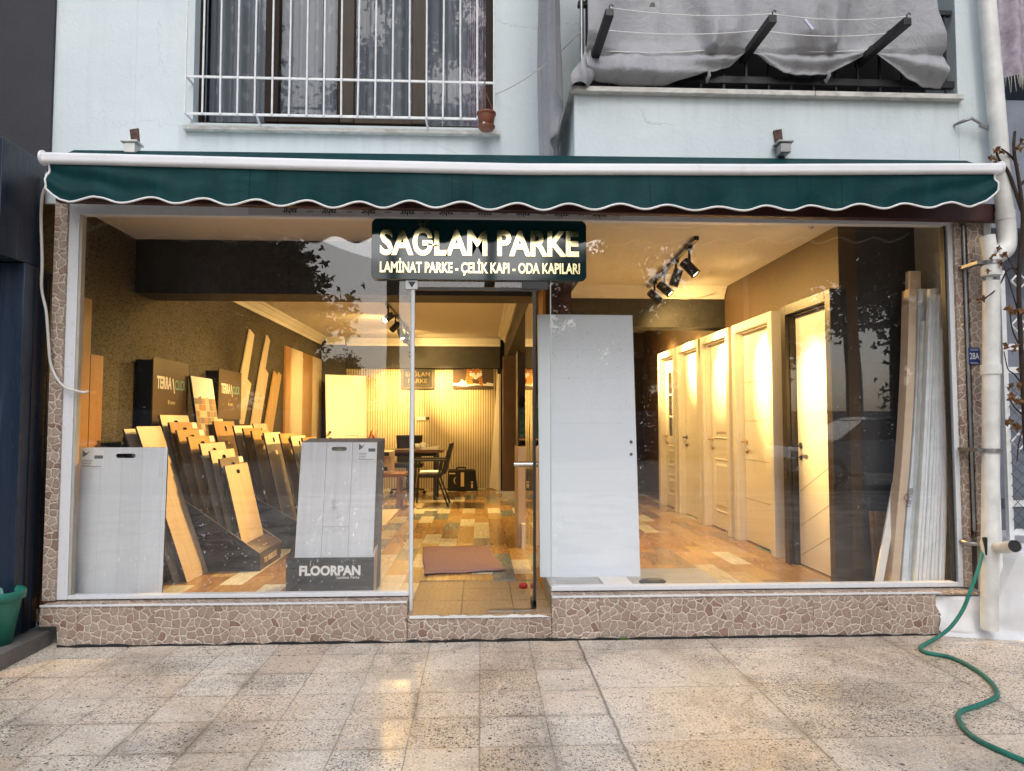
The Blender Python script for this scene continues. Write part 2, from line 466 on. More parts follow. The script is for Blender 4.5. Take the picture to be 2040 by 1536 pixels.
def m_marble():
    t = NT('grey_marble'); p = t.pos(); n = t.noise(t.mp(p, (6, 6, 14)), 1.0, 5, .6, 1.5)
    c = t.mix(t.ramp(n, [(.4, 0.0), (.7, 1.0)]), (.66, .65, .62), (.42, .39, .34))
    return t.fin(c, .4)
M['marble'] = m_marble()
def m_tarp():
    t = NT('grey_tarpaulin'); p = t.pos(); n = t.noise(p, 2.2, 5); s = t.noise(t.mp(p, (14, 14, 1.5)), 1.0, 4)
    c = t.mix(n, (.285, .29, .31), (.395, .40, .42))
    c = t.mix(t.math('MULTIPLY', t.ramp(s, [(.55, 0.0), (.75, 1.0)]), .45), c, (.16, .165, .175))
    wv = t.noise(t.mp(p, (700, 700, 700)), 1.0, 1)
    t.bump(t.math('ADD', t.math('ADD', t.noise(p, 24, 4), t.math('MULTIPLY', t.noise(p, 7, 6, .68, 1.8), 2.2)), t.math('MULTIPLY', wv, .15)), .5, .012)
    return t.fin(c, .6)
M['tarp'] = m_tarp()
M['black_wood'] = plain('black_painted_wood', (.012, .012, .014), .5, var=.4, scale=25, bump=.3)
M['white_plaster'] = plain('white_rough_plaster', (.74, .75, .77), .8, var=.12, scale=4, bump=.6, bscale=14)
M['neighbour_grey'] = plain('blue_grey_render', (.20, .22, .27), .8, var=.15, bump=.5, bscale=40)
M['charcoal'] = plain('charcoal_wall_paint', (.050, .049, .050), .7, var=.12, bump=.2)
M['beige'] = plain('beige_wall_paint', (.42, .39, .34), .7)
def m_rustic():
    t = NT('rustic_cracked_plaster'); p = t.pos(); x, y, z = t.sep(p)
    wv = t.comb(x, t.math('MULTIPLY', y, 32), t.math('MULTIPLY', z, 92))
    n = t.noise(wv, 1.0, 3, .6, .8)
    big = t.noise(p, 2.2, 3)
    fl = t.ramp(t.math('MULTIPLY_ADD', big, .16, n), [(.60, 0.0), (.635, 1.0)])
    c = t.mix(fl, (.080, .068, .047), (.012, .011, .009))
    t.bump(t.math('SUBTRACT', 1.0, fl), .5, .006)
    return t.fin(c, .65)
M['rustic'] = m_rustic()
def m_brownwall():
    t = NT('brown_wall_paint'); p = t.pos(); n = t.noise(p, 45, 4)
    c = t.mix(n, (.072, .043, .022), (.094, .057, .029)); t.bump(n, .35, .005)
    return t.fin(c, .6)
M['brown_wall'] = m_brownwall()
M['dark_beam'] = plain('dark_beam_paint', (.030, .029, .028), .65, var=.25, scale=14, bump=.3)
M['ceiling'] = plain('white_ceiling_paint', (.74, .72, .69), .85, var=.03, scale=1.2)
M['cornice'] = plain('white_cornice', (.80, .79, .76), .7, var=.03)
M['flute'] = plain('cream_fluted_panel', (.58, .50, .34), .5, var=.06)
M['flute_gap'] = plain('panel_groove_shade', (.22, .17, .08), .6)  # darker colour stands in for the shade in the panel grooves
M['door_white'] = plain('white_door_lacquer', (.80, .78, .74), .32, var=.03, scale=2)
M['leaf_grey'] = plain('pale_grey_door_lacquer', (.80, .86, .93), .38, var=.025, scale=1.5)
M['door_dark'] = wood('dark_wenge_frame', (.035, .026, .018), (.016, .012, .009), 2, .4)
M['chrome'] = plain('brushed_chrome', (.62, .60, .57), .25, 1.0, var=.05)
M['brass'] = plain('satin_brass', (.70, .52, .26), .3, 1.0, var=.05)
M['gold_mirror'] = plain('polished_gold_letter', (.88, .76, .42), .16, 1.0, var=0)
M['sign_green'] = plain('glossy_green_acrylic', (.005, .028, .031), .06, var=.0, spec=.7)
def m_floor():
    t = NT('patchwork_laminate'); p = t.pos(); x, y, z = t.sep(p)
    wdt, ln = .165, .56
    col = t.math('FLOOR', t.math('DIVIDE', t.math('ADD', x, 20.03), wdt))
    sh = t.math('MULTIPLY', t.wn(t.comb(col, 3.0, 0)).outputs['Value'], ln)
    row = t.math('FLOOR', t.math('DIVIDE', t.math('ADD', t.math('ADD', y, 20.0), t.math('MULTIPLY', t.math('FRACT', t.math('MULTIPLY', col, .5)), ln)), ln))
    w = t.wn(t.comb(col, row, 0)); v = w.outputs['Value']
    g = t.comb(t.math('MULTIPLY', x, 40), t.math('MULTIPLY', y, 5), t.math('MULTIPLY', v, 30))
    gr = t.noise(g, 1.0, 5, .6, 1.4)
    c = t.ramp(v, [(0, (.34, .195, .08)), (.15, (.46, .29, .12)), (.30, (.39, .235, .095)), (.44, (.50, .345, .155)), (.54, (.26, .18, .11)), (.60, (.20, .235, .245)), (.73, (.66, .64, .52)), (.83, (.56, .49, .34)), (.91, (.74, .73, .62))], 'CONSTANT')
    c = t.mix(1.0, c, t.ramp(gr, [(.3, .72), (.7, 1.25)]), 'MULTIPLY')
    fx = t.math('FRACT', t.math('DIVIDE', t.math('ADD', x, 20.03), wdt))
    c = t.mix(t.math('MULTIPLY', t.math('LESS_THAN', fx, .015), .5), c, (.05, .03, .015))
    return t.fin(c, t.math('MULTIPLY_ADD', gr, .10, .14))
M['floor'] = m_floor()
def m_step():
    t = NT('ochre_ceramic_tile'); p = t.pos(); x, y, z = t.sep(p)
    e = t.vor(t.mp(p, (1, 2.2, 0)), 26, 'DISTANCE_TO_EDGE', 1.0, '2D').outputs['Distance']
    n = t.noise(p, 14, 4)
    c = t.mix(n, (.36, .245, .135), (.47, .345, .21))
    c = t.mix(t.math('MULTIPLY', t.ramp(e, [(.02, 1.0), (.07, 0.0)]), .65), c, (.15, .085, .04))
    fx = t.math('FRACT', t.math('DIVIDE', t.math('ADD', x, 10.02), .33)); fy = t.math('FRACT', t.math('DIVIDE', t.math('ADD', y, 10.0), .33))
    j = t.math('MAXIMUM', t.math('LESS_THAN', fx, .02), t.math('LESS_THAN', fy, .02))
    c = t.mix(t.math('MULTIPLY', j, .8), c, (.10, .07, .04))
    t.bump(t.ramp(e, [(.02, 0.0), (.09, 1.0)]), .4, .003)
    return t.fin(c, .2)
M['step'] = m_step()
IOR_ = 1.62
def m_glass(name, tint=(1, 1, 1), drops=1.0, IOR_=1.62):
    """thin clear pane: Fresnel reflection over straight transparency, with rain spots"""
    t = NT(name); p = t.pos()
    t.t.nodes.remove(t.b)
    bf = t.n('ShaderNodeNewGeometry').outputs['Backfacing']
    ior = t.math('MULTIPLY_ADD', bf, 1 / IOR_ - IOR_, IOR_)
    fr = t.n('ShaderNodeFresnel', {'IOR': ior}).outputs[0]
    tr = t.n('ShaderNodeBsdfTransparent', {'Color': tint}).outputs[0]
    gl = t.n('ShaderNodeBsdfGlossy', {'Color': (1, 1, 1), 'Roughness': .0}).outputs[0]
    wv = t.noise(p, 1.6, 1)
    nb = t.n('ShaderNodeBump', {'Height': wv, 'Strength': .035, 'Distance': .02}).outputs[0]
    t.set(gl.node.inputs['Normal'], nb)
    a = t.n('ShaderNodeMixShader', {0: fr, 1: tr, 2: gl}).outputs[0]
    if drops:
        v = t.vor(t.mp(p, (1, .02, .6)), 215, 'F1', 1.0, '3D'); cr = t.sep(v.outputs['Color'])
        zone = t.math('MULTIPLY', t.ramp(t.noise(t.mp(p, (1.6, .02, 1.0), (4, 0, 2)), 1.0, 3), [(.42, .0), (.7, .22 * drops)]), t.ramp(t.noise(t.mp(p, (26, .02, 1.1)), 1.0, 3), [(.42, .15), (.62, 1.0)]))
        on = t.math('MULTIPLY', t.math('LESS_THAN', cr[0], zone), t.math('LESS_THAN', v.outputs['Distance'], t.math('MULTIPLY_ADD', cr[1], .22, .14)))
        s2 = t.vor(t.mp(p, (1, .02, .12)), 190, 'F1', 1.0, '3D'); c2 = t.sep(s2.outputs['Color'])
        on2 = t.math('MULTIPLY', t.math('LESS_THAN', c2[0], t.math('MULTIPLY', zone, .35)), t.math('LESS_THAN', s2.outputs['Distance'], .22))
        drop = t.math('MULTIPLY', t.math('MAXIMUM', on, on2), .38)
        haze = t.math('MULTIPLY', t.ramp(t.noise(t.mp(p, (2, .02, 1.1)), 1.0, 5), [(.5, 0.0), (.8, .012)]), drops)
        df = t.n('ShaderNodeBsdfGlossy', {'Color': (.95, .95, .95), 'Roughness': .25, 'Normal': t.comb(0, -.80, .60)}).outputs[0]
        dd = t.n('ShaderNodeBsdfDiffuse', {'Color': (.7, .7, .7)}).outputs[0]
        sc2 = t.n('ShaderNodeMixShader', {0: .35, 1: df, 2: dd}).outputs[0]
        a = t.n('ShaderNodeMixShader', {0: t.math('MAXIMUM', drop, haze), 1: a, 2: sc2}).outputs[0]
    t.t.links.new(a, t.out.inputs[0])
    return t.m
M['glass'] = m_glass('shop_window_glass')
M['glass_door'] = m_glass('door_glass', (.90, .95, .92), .0)
M['glass_up'] = m_glass('upper_window_glass', (.95, .96, .97), .25, 1.26)
M['glass_edge'] = plain('green_glass_edge', (.42, .50, .47), .15, var=0)
def m_lace():
    t = NT('lace_curtain'); p = t.pos(); x, y, z = t.sep(p)
    t.t.nodes.remove(t.b)
    v = t.vor(t.comb(x, 0, t.math('MULTIPLY', z, .6)), 9, 'F1', .35, '2D')
    v = t.vor(t.comb(x, t.math('MULTIPLY', z, .6), 0), 9, 'F1', .35, '2D')
    fig = t.math('MULTIPLY', t.math('LESS_THAN', t.sep(v.outputs['Color'])[0], .5), t.ramp(t.math('ADD', v.outputs['Distance'], t.math('MULTIPLY', t.noise(p, 70, 3), .2)), [(.24, 1.0), (.32, 0.0)]))
    d = t.n('ShaderNodeBsdfDiffuse', {'Color': (.46, .485, .53)}).outputs[0]
    tl = t.n('ShaderNodeBsdfTranslucent', {'Color': (.46, .485, .53)}).outputs[0]
    dm = t.n('ShaderNodeMixShader', {0: .4, 1: d, 2: tl}).outputs[0]
    tr = t.n('ShaderNodeBsdfTransparent').outputs[0]
    a = t.n('ShaderNodeMixShader', {0: t.math('MULTIPLY_ADD', fig, .25, .74), 1: tr, 2: dm}).outputs[0]
    t.t.links.new(a, t.out.inputs[0])
    return t.m
M['lace'] = m_lace()
M['oak_light'] = wood('light_oak_laminate', (.62, .51, .385), (.52, .41, .29), 1, .4, .14)
M['oak_grey'] = wood('pale_grey_oak_laminate', (.73, .76, .79), (.68, .71, .745), .8, .4, .13, .3)
M['oak_knotty'] = wood('knotty_grey_oak_laminate', (.68, .70, .73), (.56, .58, .61), 1.2, .42, .0, 1.0)
M['oak_honey'] = wood('honey_oak_laminate', (.42, .25, .10), (.30, .165, .06), 1, .4, .14)
M['oak_amber'] = wood('amber_oak_laminate', (.48, .31, .12), (.36, .21, .075), 1, .4, .14)
M['walnut'] = wood('grey_walnut_laminate', (.24, .20, .15), (.15, .12, .09), 1.2, .4, .14)
M['oak_cream'] = wood('cream_oak_laminate', (.68, .60, .47), (.58, .50, .37), 1, .4, .14)
M['orange_wood'] = wood('orange_brown_laminate', (.42, .23, .10), (.33, .165, .065), .8, .42)
M['desk_wood'] = wood('brown_desk_wood', (.13, .065, .03), (.07, .034, .016), 1.5, .3, axis='X')
M['table_wood'] = wood('orange_table_wood', (.30, .13, .04), (.18, .07, .02), 1.5, .3, axis='X')
M['red_wood'] = plain('red_brown_post', (.10, .030, .014), .5, var=.3, scale=10)
M['orange_lit_side'] = plain('lit_orange_post_side', (.48, .22, .05), .5, var=.1)  # warm light on the post's left side put into its colour
M['card_dark'] = plain('dark_printed_cardboard', (.022, .026, .030), .45, var=.15)
M['card_navy'] = plain('navy_printed_cardboard', (.012, .018, .028), .5, var=.15)
M['card_brown'] = plain('brown_black_board', (.075, .046, .029), .4, var=.1)
M['card_edge'] = plain('raw_cardboard_edge', (.40, .30, .19), .8)
M['board_edge'] = plain('dark_board_back', (.03, .026, .022), .6)
M['teal_print'] = plain('teal_print', (.22, .52, .45), .5, var=0)
M['sticker'] = plain('paper_sticker', (.72, .74, .76), .5, var=.06)
def m_rug():
    t = NT('mauve_woven_rug'); p = t.pos(); x, y, z = t.sep(p)
    xr = t.math('MULTIPLY_ADD', y, .16, x)
    wv = t.math('MULTIPLY', t.math('SINE', t.math('MULTIPLY', xr, 420.0)), t.math('SINE', t.math('MULTIPLY', y, 300.0)))
    band = t.math('SINE', t.math('MULTIPLY', t.math('MULTIPLY_ADD', t.noise(p, 8, 2), .03, y), 130.0))
    n = t.noise(p, 70, 3)
    c = t.mix(t.ramp(wv, [(.0, 0.0), (.8, 1.0)]), (.33, .215, .225), (.45, .31, .31))
    c = t.mix(t.math('MULTIPLY', t.ramp(band, [(.3, 0.0), (.8, 1.0)]), .4), c, (.27, .17, .185))
    c = t.mix(1.0, c, t.ramp(n, [(.3, .78), (.7, 1.15)]), 'MULTIPLY')
    t.bump(t.math('ADD', wv, n), .7, .003)
    return t.fin(c, .95)
M['mat_pink'] = m_rug()
M['leather'] = plain('black_leather', (.016, .013, .011), .42, var=.2, bump=.2)
M['black_mesh'] = plain('black_chair_mesh', (.012, .011, .010), .6, var=.3, scale=60)
M['bag'] = plain('black_canvas_bag', (.014, .013, .012), .75, var=.2, bump=.4, bscale=200)
M['cream_print'] = plain('cream_print', (.70, .58, .33), .6, var=0)
M['dull_gold'] = plain('dull_gold_print', (.30, .21, .09), .5, var=0)
M['paper'] = plain('white_paper', (.80, .79, .76), .7, var=.03)
M['red_flag'] = plain('red_flag_cloth', (.45, .012, .02), .6, var=.1)
M['col_tile'] = plain('brown_column_tile', (.125, .075, .045), .5, var=.15)
M['shelf_dark'] = plain('dark_shelf', (.03, .02, .014), .45)
M['green_box'] = plain('green_box', (.012, .06, .045), .5)
M['mirror_dark'] = plain('dark_showcase_panel', (.02, .016, .014), .2)
M['pink_panel'] = plain('pale_pink_panel', (.55, .44, .37), .5, var=.05)
M['poster_back'] = plain('poster_print_dark', (.075, .055, .04), .5, var=.4, scale=5)
M['tiger_orange'] = plain('orange_fur_print', (.48, .19, .04), .5, var=.3, scale=30)
M['pot'] = plain('terracotta_plastic', (.22, .075, .038), .55, var=.1)
M['pot_green'] = plain('green_plastic', (.012, .16, .115), .4, var=.08)
M['hose'] = plain('green_rubber_hose', (.012, .165, .125), .42, var=.35, scale=9)
M['blue_plate'] = plain('blue_enamel', (.012, .035, .17), .3, var=.05)
M['pipe_inside'] = plain('dark_pipe_inside', (.02, .02, .02), .8)
M['steel'] = plain('galvanised_steel', (.35, .35, .35), .45, 1.0, var=.2)
M['bark'] = plain('vine_bark', (.035, .022, .016), .9, var=.4, scale=30, bump=.6)
M['dry_leaf'] = plain('dry_brown_leaf', (.15, .07, .022), .7, var=.5, scale=12)
M['shrink'] = plain('white_profile_in_film', (.78, .85, .88), .22, var=.12, scale=9, bump=.5, bscale=26)
M['carton'] = plain('beige_carton', (.68, .54, .40), .6, var=.08)
M['carton_white'] = plain('white_carton_side', (.74, .80, .86), .4, var=.12, scale=10, bump=.3, bscale=22)
M['fluted_brown'] = wood('brown_fluted_strip', (.22, .12, .06), (.15, .08, .04), 1.5, .45)
M['fringe'] = plain('mauve_curtain_fabric', (.36, .32, .37), .8, var=.35, scale=16, bump=.5, bscale=40)
M['wire'] = plain('chain_link_wire', (.10, .10, .10), .5, .6, var=.2)
M['dark_gap_fill'] = plain('dark_gap', (.01, .01, .01), .9)  # near-black for the plinth gap and for the painted balcony shade
M['red_rubber'] = plain('red_rubber', (.40, .015, .02), .45)
def m_emit(name, col, s):
    t = NT(name); return t.fin((.8, .7, .5), .4, Emission_Color=(*col, 1), Emission_Strength=s)
M['bulb'] = m_emit('lit_lamp_face', (1, .78, .42), 14)
def m_needles(name, a, b):
    t = NT(name); p = t.pos(); n = t.noise(p, 1.2, 3)
    return t.fin(t.mix(n, a, b), .7)
M['needles'] = m_needles('pine_needles', (.012, .018, .010), (.028, .038, .018))
M['needles2'] = m_needles('leafy_green', (.03, .045, .02), (.06, .08, .035))
M['trunk'] = plain('pine_bark', (.055, .042, .034), .9, var=.4, scale=9, bump=.6)
# ================================================================== SETTING
GZ, FZ, CZ = -.02, .15, 2.80
XL, XR, YB = -2.78, 2.68, 8.1
tag(MB().grid(lambda u, v: (-9 + 18 * u, -9 + 9.4 * v, GZ), 1, 1).build('pavement', M['terrazzo']), kind='structure')
tag(MB().grid(lambda u, v: (-400 + 800 * u, -400 + 800 * v, GZ - .03), 1, 1).build('ground', M['asphalt']), kind='structure')
tag(bx(XL - .05, XR + .6, .8, YB + .1, FZ - .05, FZ).box(XL - .05, -.44, .0, .8, FZ - .05, FZ).box(.44, XR + .6, .0, .8, FZ - .05, FZ).build('floor', M['floor']), kind='structure')
tag(bx(XL - .1, XR + .6, .02, YB + .2, CZ, CZ + .1).build('ceiling', M['ceiling']), kind='structure')

# ================================================================== THE BUILDING
B = thing('apartment_building', 'pale mint rendered apartment building with a glazed shop below and a balcony above', 'building')
WY = .8      # plane of the upstairs wall
BY = -.1     # plane of the balcony front
# --- upstairs wall round the window
wx0, wx1, wz0, wz1 = at(386, 150, Y=WY).x, at(985, 150, Y=WY).x, at(700, 250, Y=WY).z, 5.35
w = MB().box(-3.2, wx0, WY, WY + .25, 2.95, 6.2).box(wx1, 3.2, WY, WY + .25, 2.95, 6.2).box(wx0, wx1, WY, WY + .25, 2.95, wz0).box(wx0, wx1, WY, WY + .25, wz1, 6.2)
w.box(-3.2, at(272, 100, Y=WY).x, WY - .003, WY, 2.96, 6.19)
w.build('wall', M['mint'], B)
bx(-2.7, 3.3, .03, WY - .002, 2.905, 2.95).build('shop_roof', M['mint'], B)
# --- balcony
cx0, cx1 = .60, at(1904, 100, Y=BY).x
bz = at(1500, 190, Y=BY).z
bal = MB().box(cx0, cx1 + .2, BY, BY + .12, 2.86, bz).box(cx0, cx0 + .12, BY + .12, WY, 2.86, bz).box(cx0, cx1 + .2, BY + .12, WY, 2.86, 2.90)
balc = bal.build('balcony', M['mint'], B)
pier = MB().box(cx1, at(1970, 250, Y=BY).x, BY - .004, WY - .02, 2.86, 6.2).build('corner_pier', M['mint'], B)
cz = at(1500, 188, Y=BY - .05).z
cop = MB()
def copseg(xa, xb):
    cop.box(xa, xb, BY - .05, BY + .14, cz, cz + .034)
c0x, c1x = at(1138, 182, Y=BY - .05).x, at(1922, 186, Y=BY - .05).x
j = at(1625, 180, Y=BY - .05).x
copseg(c0x, j - .002); copseg(j + .002, c1x)
cop.box(c0x, cx0 + .14, BY + .145, WY, cz - .002, cz + .03)
cop.build('coping', M['marble'], balc, bevel=.004)
# railing, and a black sheet that stands in for the shade inside the balcony
rl = MB()
z1 = at(1500, 160, Y=BY + .03).z
rl.box(cx0 + .03, cx1 - .01, BY + .01, BY + .05, z1 - .03, z1 + .015)
for k in range(17):
    x = cx0 + .08 + k * .15
    rl.box(x, x + .014, BY + .02, BY + .034, cz + .034, cz + .62)
rl.box(cx0 + .03, cx1 - .01, BY + .01, BY + .05, cz + .60, cz + .63)
rl.build('railing', M['black_metal'], balc)
MB().box(cx0 + .13, cx1 - .005, BY + .35, BY + .37, 2.91, 5.0).build('shade_sheet', M['dark_gap_fill'], balc)
p0 = at(1157, 0, Y=BY - .02); p1 = at(1159, 95, Y=BY - .02)
MB().tube([(p1.x, BY - .02, cz + .03), (p1.x, BY - .02, 4.6)], .013).build('post', M['steel'], balc)
# --- the upstairs window: brown frame, panes, lace curtain, sill
def X(px, Y, py=120): return at(px, py, Y=Y).x
fy = WY + .10
ow = MB()
z0 = wz0
ow.box(X(386, fy), X(404, fy), fy, fy + .07, z0, wz1)
ow.box(X(968, fy), X(986, fy), fy, fy + .07, z0, wz1)
ow.box(X(404, fy), X(968, fy), fy + .001, fy + .069, z0, z0 + .055)
win = ow.build('window', M['brown_frame'], B, bevel=.004)
sash = MB()
sash.box(X(529, fy), X(556, fy), fy - .012, fy + .06, z0 + .056, wz1)
sash.box(X(556, fy), X(678, fy), fy - .006, fy + .05, z0 + .058, z0 + .10)
sash.box(X(672, fy), X(679, fy), fy - .008, fy + .05, z0 + .101, wz1)
sash.build('sash', M['brown_frame'], win, bevel=.004)
lt = MB()
lt.box(X(679.5, fy), X(706, fy), fy - .022, fy + .06, z0 + .056, wz1)
lt.box(X(822, fy), X(848, fy), fy - .022, fy + .06, z0 + .056, wz1)
lt.box(X(706.5, fy), X(821.5, fy), fy - .01, fy + .05, z0 + .057, z0 + .098)
lt.build('sash', M['brown_frame_light'], win, bevel=.004)
for a, b in ((404, 529), (556, 672), (706, 822), (848, 968)):
    bx(X(a, fy), X(b, fy), fy + .025, fy + .031, z0 + .06, wz1).build('pane', M['glass_up'], win)
def cur(u, v):
    x = wx0 + .02 + (wx1 - wx0 - .04) * u
    return (x, fy + .16 + .028 * math.sin(u * 95 + 1.5 * math.sin(u * 17)) + .012 * math.sin(u * 211), z0 + .03 + (wz1 - z0) * v)
MB().grid(cur, 400, 6).build('curtain', M['lace'], win, recalc=False)
def cur2(u, v):
    x = X(930, fy) + .16 * u
    return (x, fy + .11 + .02 * math.sin(u * 30), z0 + .03 + (wz1 - z0) * v)
MB().grid(cur2, 60, 6).build('curtain', M['fringe'], win, recalc=False)
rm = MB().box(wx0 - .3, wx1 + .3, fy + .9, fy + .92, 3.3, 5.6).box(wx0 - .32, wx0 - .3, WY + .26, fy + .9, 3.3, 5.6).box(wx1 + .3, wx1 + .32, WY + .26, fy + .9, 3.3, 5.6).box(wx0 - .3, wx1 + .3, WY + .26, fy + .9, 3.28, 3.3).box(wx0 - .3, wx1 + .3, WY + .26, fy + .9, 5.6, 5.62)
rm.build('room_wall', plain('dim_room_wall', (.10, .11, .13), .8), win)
s0, s1 = at(364, 252, Y=WY - .05), at(996, 262, Y=WY - .05)
bx(s0.x, s1.x, WY - .05, WY + .1, s0.z - .016, s0.z + .016).build('sill', M['marble'], win, bevel=.003)
# --- white bar grille in front of the window
gy = WY - .12
g = MB()
def gz(py, px=680): return at(px, py, Y=gy).z
za, zb = gz(159), gz(232)
gx0, gx1 = at(371, 150, Y=gy).x, at(984, 150, Y=gy).x
for z in (za, zb):
    g.box(gx0, gx1, gy - .006, gy + .006, z - .008, z + .008)
n = 18
for k in range(n + 1):
    x = gx0 + (gx1 - gx0) * k / n
    jx = random.uniform(-.004, .004)
    g.tube([(x + jx, gy - .012, zb - .004), (x, gy - .012, za), (x - jx, gy - .012, 5.3)], .0075, 8)
for x in (gx0, gx1):
    for z in (za, zb): g.box(x - .006, x + .006, gy + .006, WY - .001, z - .006, z + .006)
for px in (511, 848):
    x = at(px, 232, Y=gy).x
    g.tube([(x, gy, zb), (x + .012, gy + .03, zb - .05), (x + .012, gy + .07, s0.z + .017)], .008, 8)
g.build('window_grille', M['grille'], B)

# --- shop front: plinth, step, tiled piers
pl = MB()
FYP = -.11
pl.prism([(-2.52, FYP, GZ - .01), (-.445, FYP, GZ - .01), (-.445, FYP, .205), (-2.63, FYP, .205), (-2.63, FYP, .10), (-2.53, FYP, .10)], (0, .14, 0))
pl.hexa([(-2.63, FYP + .001, .206), (-.445, FYP + .001, .206), (-.445, .03, .206), (-2.63, .03, .206), (-2.63, FYP + .001, .216), (-.445, FYP + .001, .216), (-.445, .03, .236), (-2.63, .03, .236)])
pl.build('plinth', M['tile'], B, bevel=.003)
pr = MB()
pr.prism([(.445, FYP, GZ - .005), (2.945, FYP, GZ - .005), (2.93, FYP, .08), (2.885, FYP, .16), (2.885, FYP, .226), (.445, FYP, .226)], (0, .14, 0))
pr.hexa([(.445, FYP + .001, .227), (3.2, FYP + .001, .227), (3.2, .03, .227), (.445, .03, .227), (.445, FYP + .001, .236), (3.2, FYP + .001, .236), (3.2, .03, .256), (.445, .03, .256)])
pr.build('plinth', M['tile'], B, bevel=.003)
tr = MB().box(-2.63, -.446, FYP - .003, FYP + .012, .2165, .226).build('edge_trim', M['alu'], B)
tr = MB().box(.446, 2.92, FYP - .003, FYP + .012, .2365, .246).build('edge_trim', M['alu'], B)
MB().box(-.443, .443, FYP + .006, .03, GZ - .01, .128).build('step_riser', M['tile'], B, bevel=.003)
st = MB().box(-.443, .443, FYP, .80, .129, .142)
st.build('step_tread', M['step'], B)
rub = []
random.seed(5)
for k in range(26):
    x = -.43 + k * .033
    rub.append((x, FYP - .004, .1285 + random.uniform(.002, .013)))
pts_ = [(-.43, FYP - .004, .122)] + rub + [(.43, FYP - .004, .122)]
MB().prism(pts_, (0, .016, 0)).build('mortar', M['white_plaster'], B)
# ragged dark gap where the plinth meets the pavement, and a weed growing in it
gp = []
for k in range(91):
    x = -2.52 + 5.44 * k / 90
    gp.append((x, FYP - .006 - random.uniform(0, .012), GZ + .001 + random.uniform(.0, .012)))
gm_ = MB()
vs = [(x, FYP + .01, GZ + .001 + (z - GZ) * 1.2) for x, y, z in gp] + gp + [(x, y - .004, GZ + .0008) for x, y, z in gp]
n_ = len(gp)
gm_.add(vs, [(r_ * n_ + i, r_ * n_ + i + 1, (r_ + 1) * n_ + i + 1, (r_ + 1) * n_ + i) for r_ in range(2) for i in range(n_ - 1)])
gm_.build('base_joint', M['dark_gap_fill'], B)
wdm = MB()
w0 = at(1243, 1258, Y=FYP - .02)
for k in range(26):
    a = random.uniform(0, 2 * PI); L = random.uniform(.012, .032); lean_ = random.uniform(.2, .9)
    b0_ = Vector((w0.x + random.uniform(-.018, .018), FYP - .02, GZ)); d_ = Vector((math.cos(a) * lean_, -abs(math.sin(a)) * lean_, 1)).normalized()
    s_ = Vector((-d_.y, d_.x, .2)).normalized() * .004
    wdm.add([b0_, b0_ + d_ * L * .6 + s_, b0_ + d_ * L, b0_ + d_ * L * .6 - s_], [(0, 1, 2, 3)])
tag(wdm.build('weed', plain('fresh_green_weed', (.10, .22, .03), .6), recalc=False), 'tiny green weed sprouting from the joint under the plinth right of the step', 'weed')
PYF = -.05
tp = MB().box(at(105, 560, Y=PYF).x, at(130, 560, Y=PYF).x, PYF, .1, .206 + .031, 2.86).build('tile_pier', M['tile'], B)
tpx = [at(p, 600, Y=PYF).x for p in (1905, 1919, 1927, 1958)]
MB().box(tpx[0], tpx[1], PYF, .1, .26, 2.86).build('tile_pier', M['tile'], B)
MB().box(tpx[2], tpx[3], PYF - .02, .1, at(1940, 1085, Y=PYF).z, 2.86).build('tile_pier', M['tile'], B)
MB().tube([(tpx[1] + .012, PYF - .012, .62), (tpx[1] + .008, PYF - .012, 2.62)], .010).build('conduit', M['steel'], B)
MB().box(tpx[3] + .004, tpx[3] + .05, PYF - .03, .1, .3, 2.7).build('corner_strip', M['plastic_pipe'], B)
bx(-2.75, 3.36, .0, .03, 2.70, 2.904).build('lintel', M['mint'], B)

# --- shop windows
lz0, lz1 = .262, 2.625
rz0 = .287
lx0, lx1 = at(152, 800, Y=0).x, -.448
rx0, rx1 = .455, 3.095
fr = MB()
fr.box(lx0 - .075, lx0, -.03, .03, .237, 2.70)
fr.box(lx0, lx1 + .004, -.028, .028, .238, lz0)
fr.box(lx0, .45, -.03, .028, lz1, 2.699)
wl = fr.build('shop_window', M['alu'], B, bevel=.003)
bx(lx0, lx1, -.005, .005, lz0 - .006, lz1 + .006).build('pane', M['glass'], wl)
MB().box(lx0 + .001, lx0 + .016, -.022, .020, lz0 + .001, lz1 - .001).build('glazing_bead', M['beige'], wl)
ed = MB().box(lx1 + .001, lx1 + .007, -.007, .007, lz0, 2.18).build('glass_edge', M['glass_edge'], wl)
jm = MB().box(lx1 + .008, lx1 + .026, -.012, .02, .143, 2.17).build('edge_profile', M['alu'], wl)
fr = MB()
fr.box(rx1, rx1 + .07, -.03, .03, .257, 2.70)
fr.box(rx0 - .004, rx1, -.028, .028, .258, rz0)
fr.box(.451, rx1, -.03, .028, lz1 + .001, 2.699)
wr = fr.build('shop_window', M['alu'], B, bevel=.003)
bx(rx0, rx1, -.005, .005, rz0 - .006, lz1 + .006).build('pane', M['glass'], wr)
MB().box(rx0 - .006, rx0, -.007, .007, rz0, lz1).build('glass_edge', M['glass_edge'], wr)
MB().box(rx1 - .02, rx1 - .012, -.02, .02, rz0 + .002, lz1).build('seal', M['black_metal'], wr)
# fanlight above the door
bx(lx1 + .03, rx0 - .01, -.005, .005, 2.19, lz1).build('fanlight', M['glass'], B)
bx(lx1 + .008, rx0 - .08, -.012, .012, 2.168, 2.186).build('door_head', M['black_metal'], B)
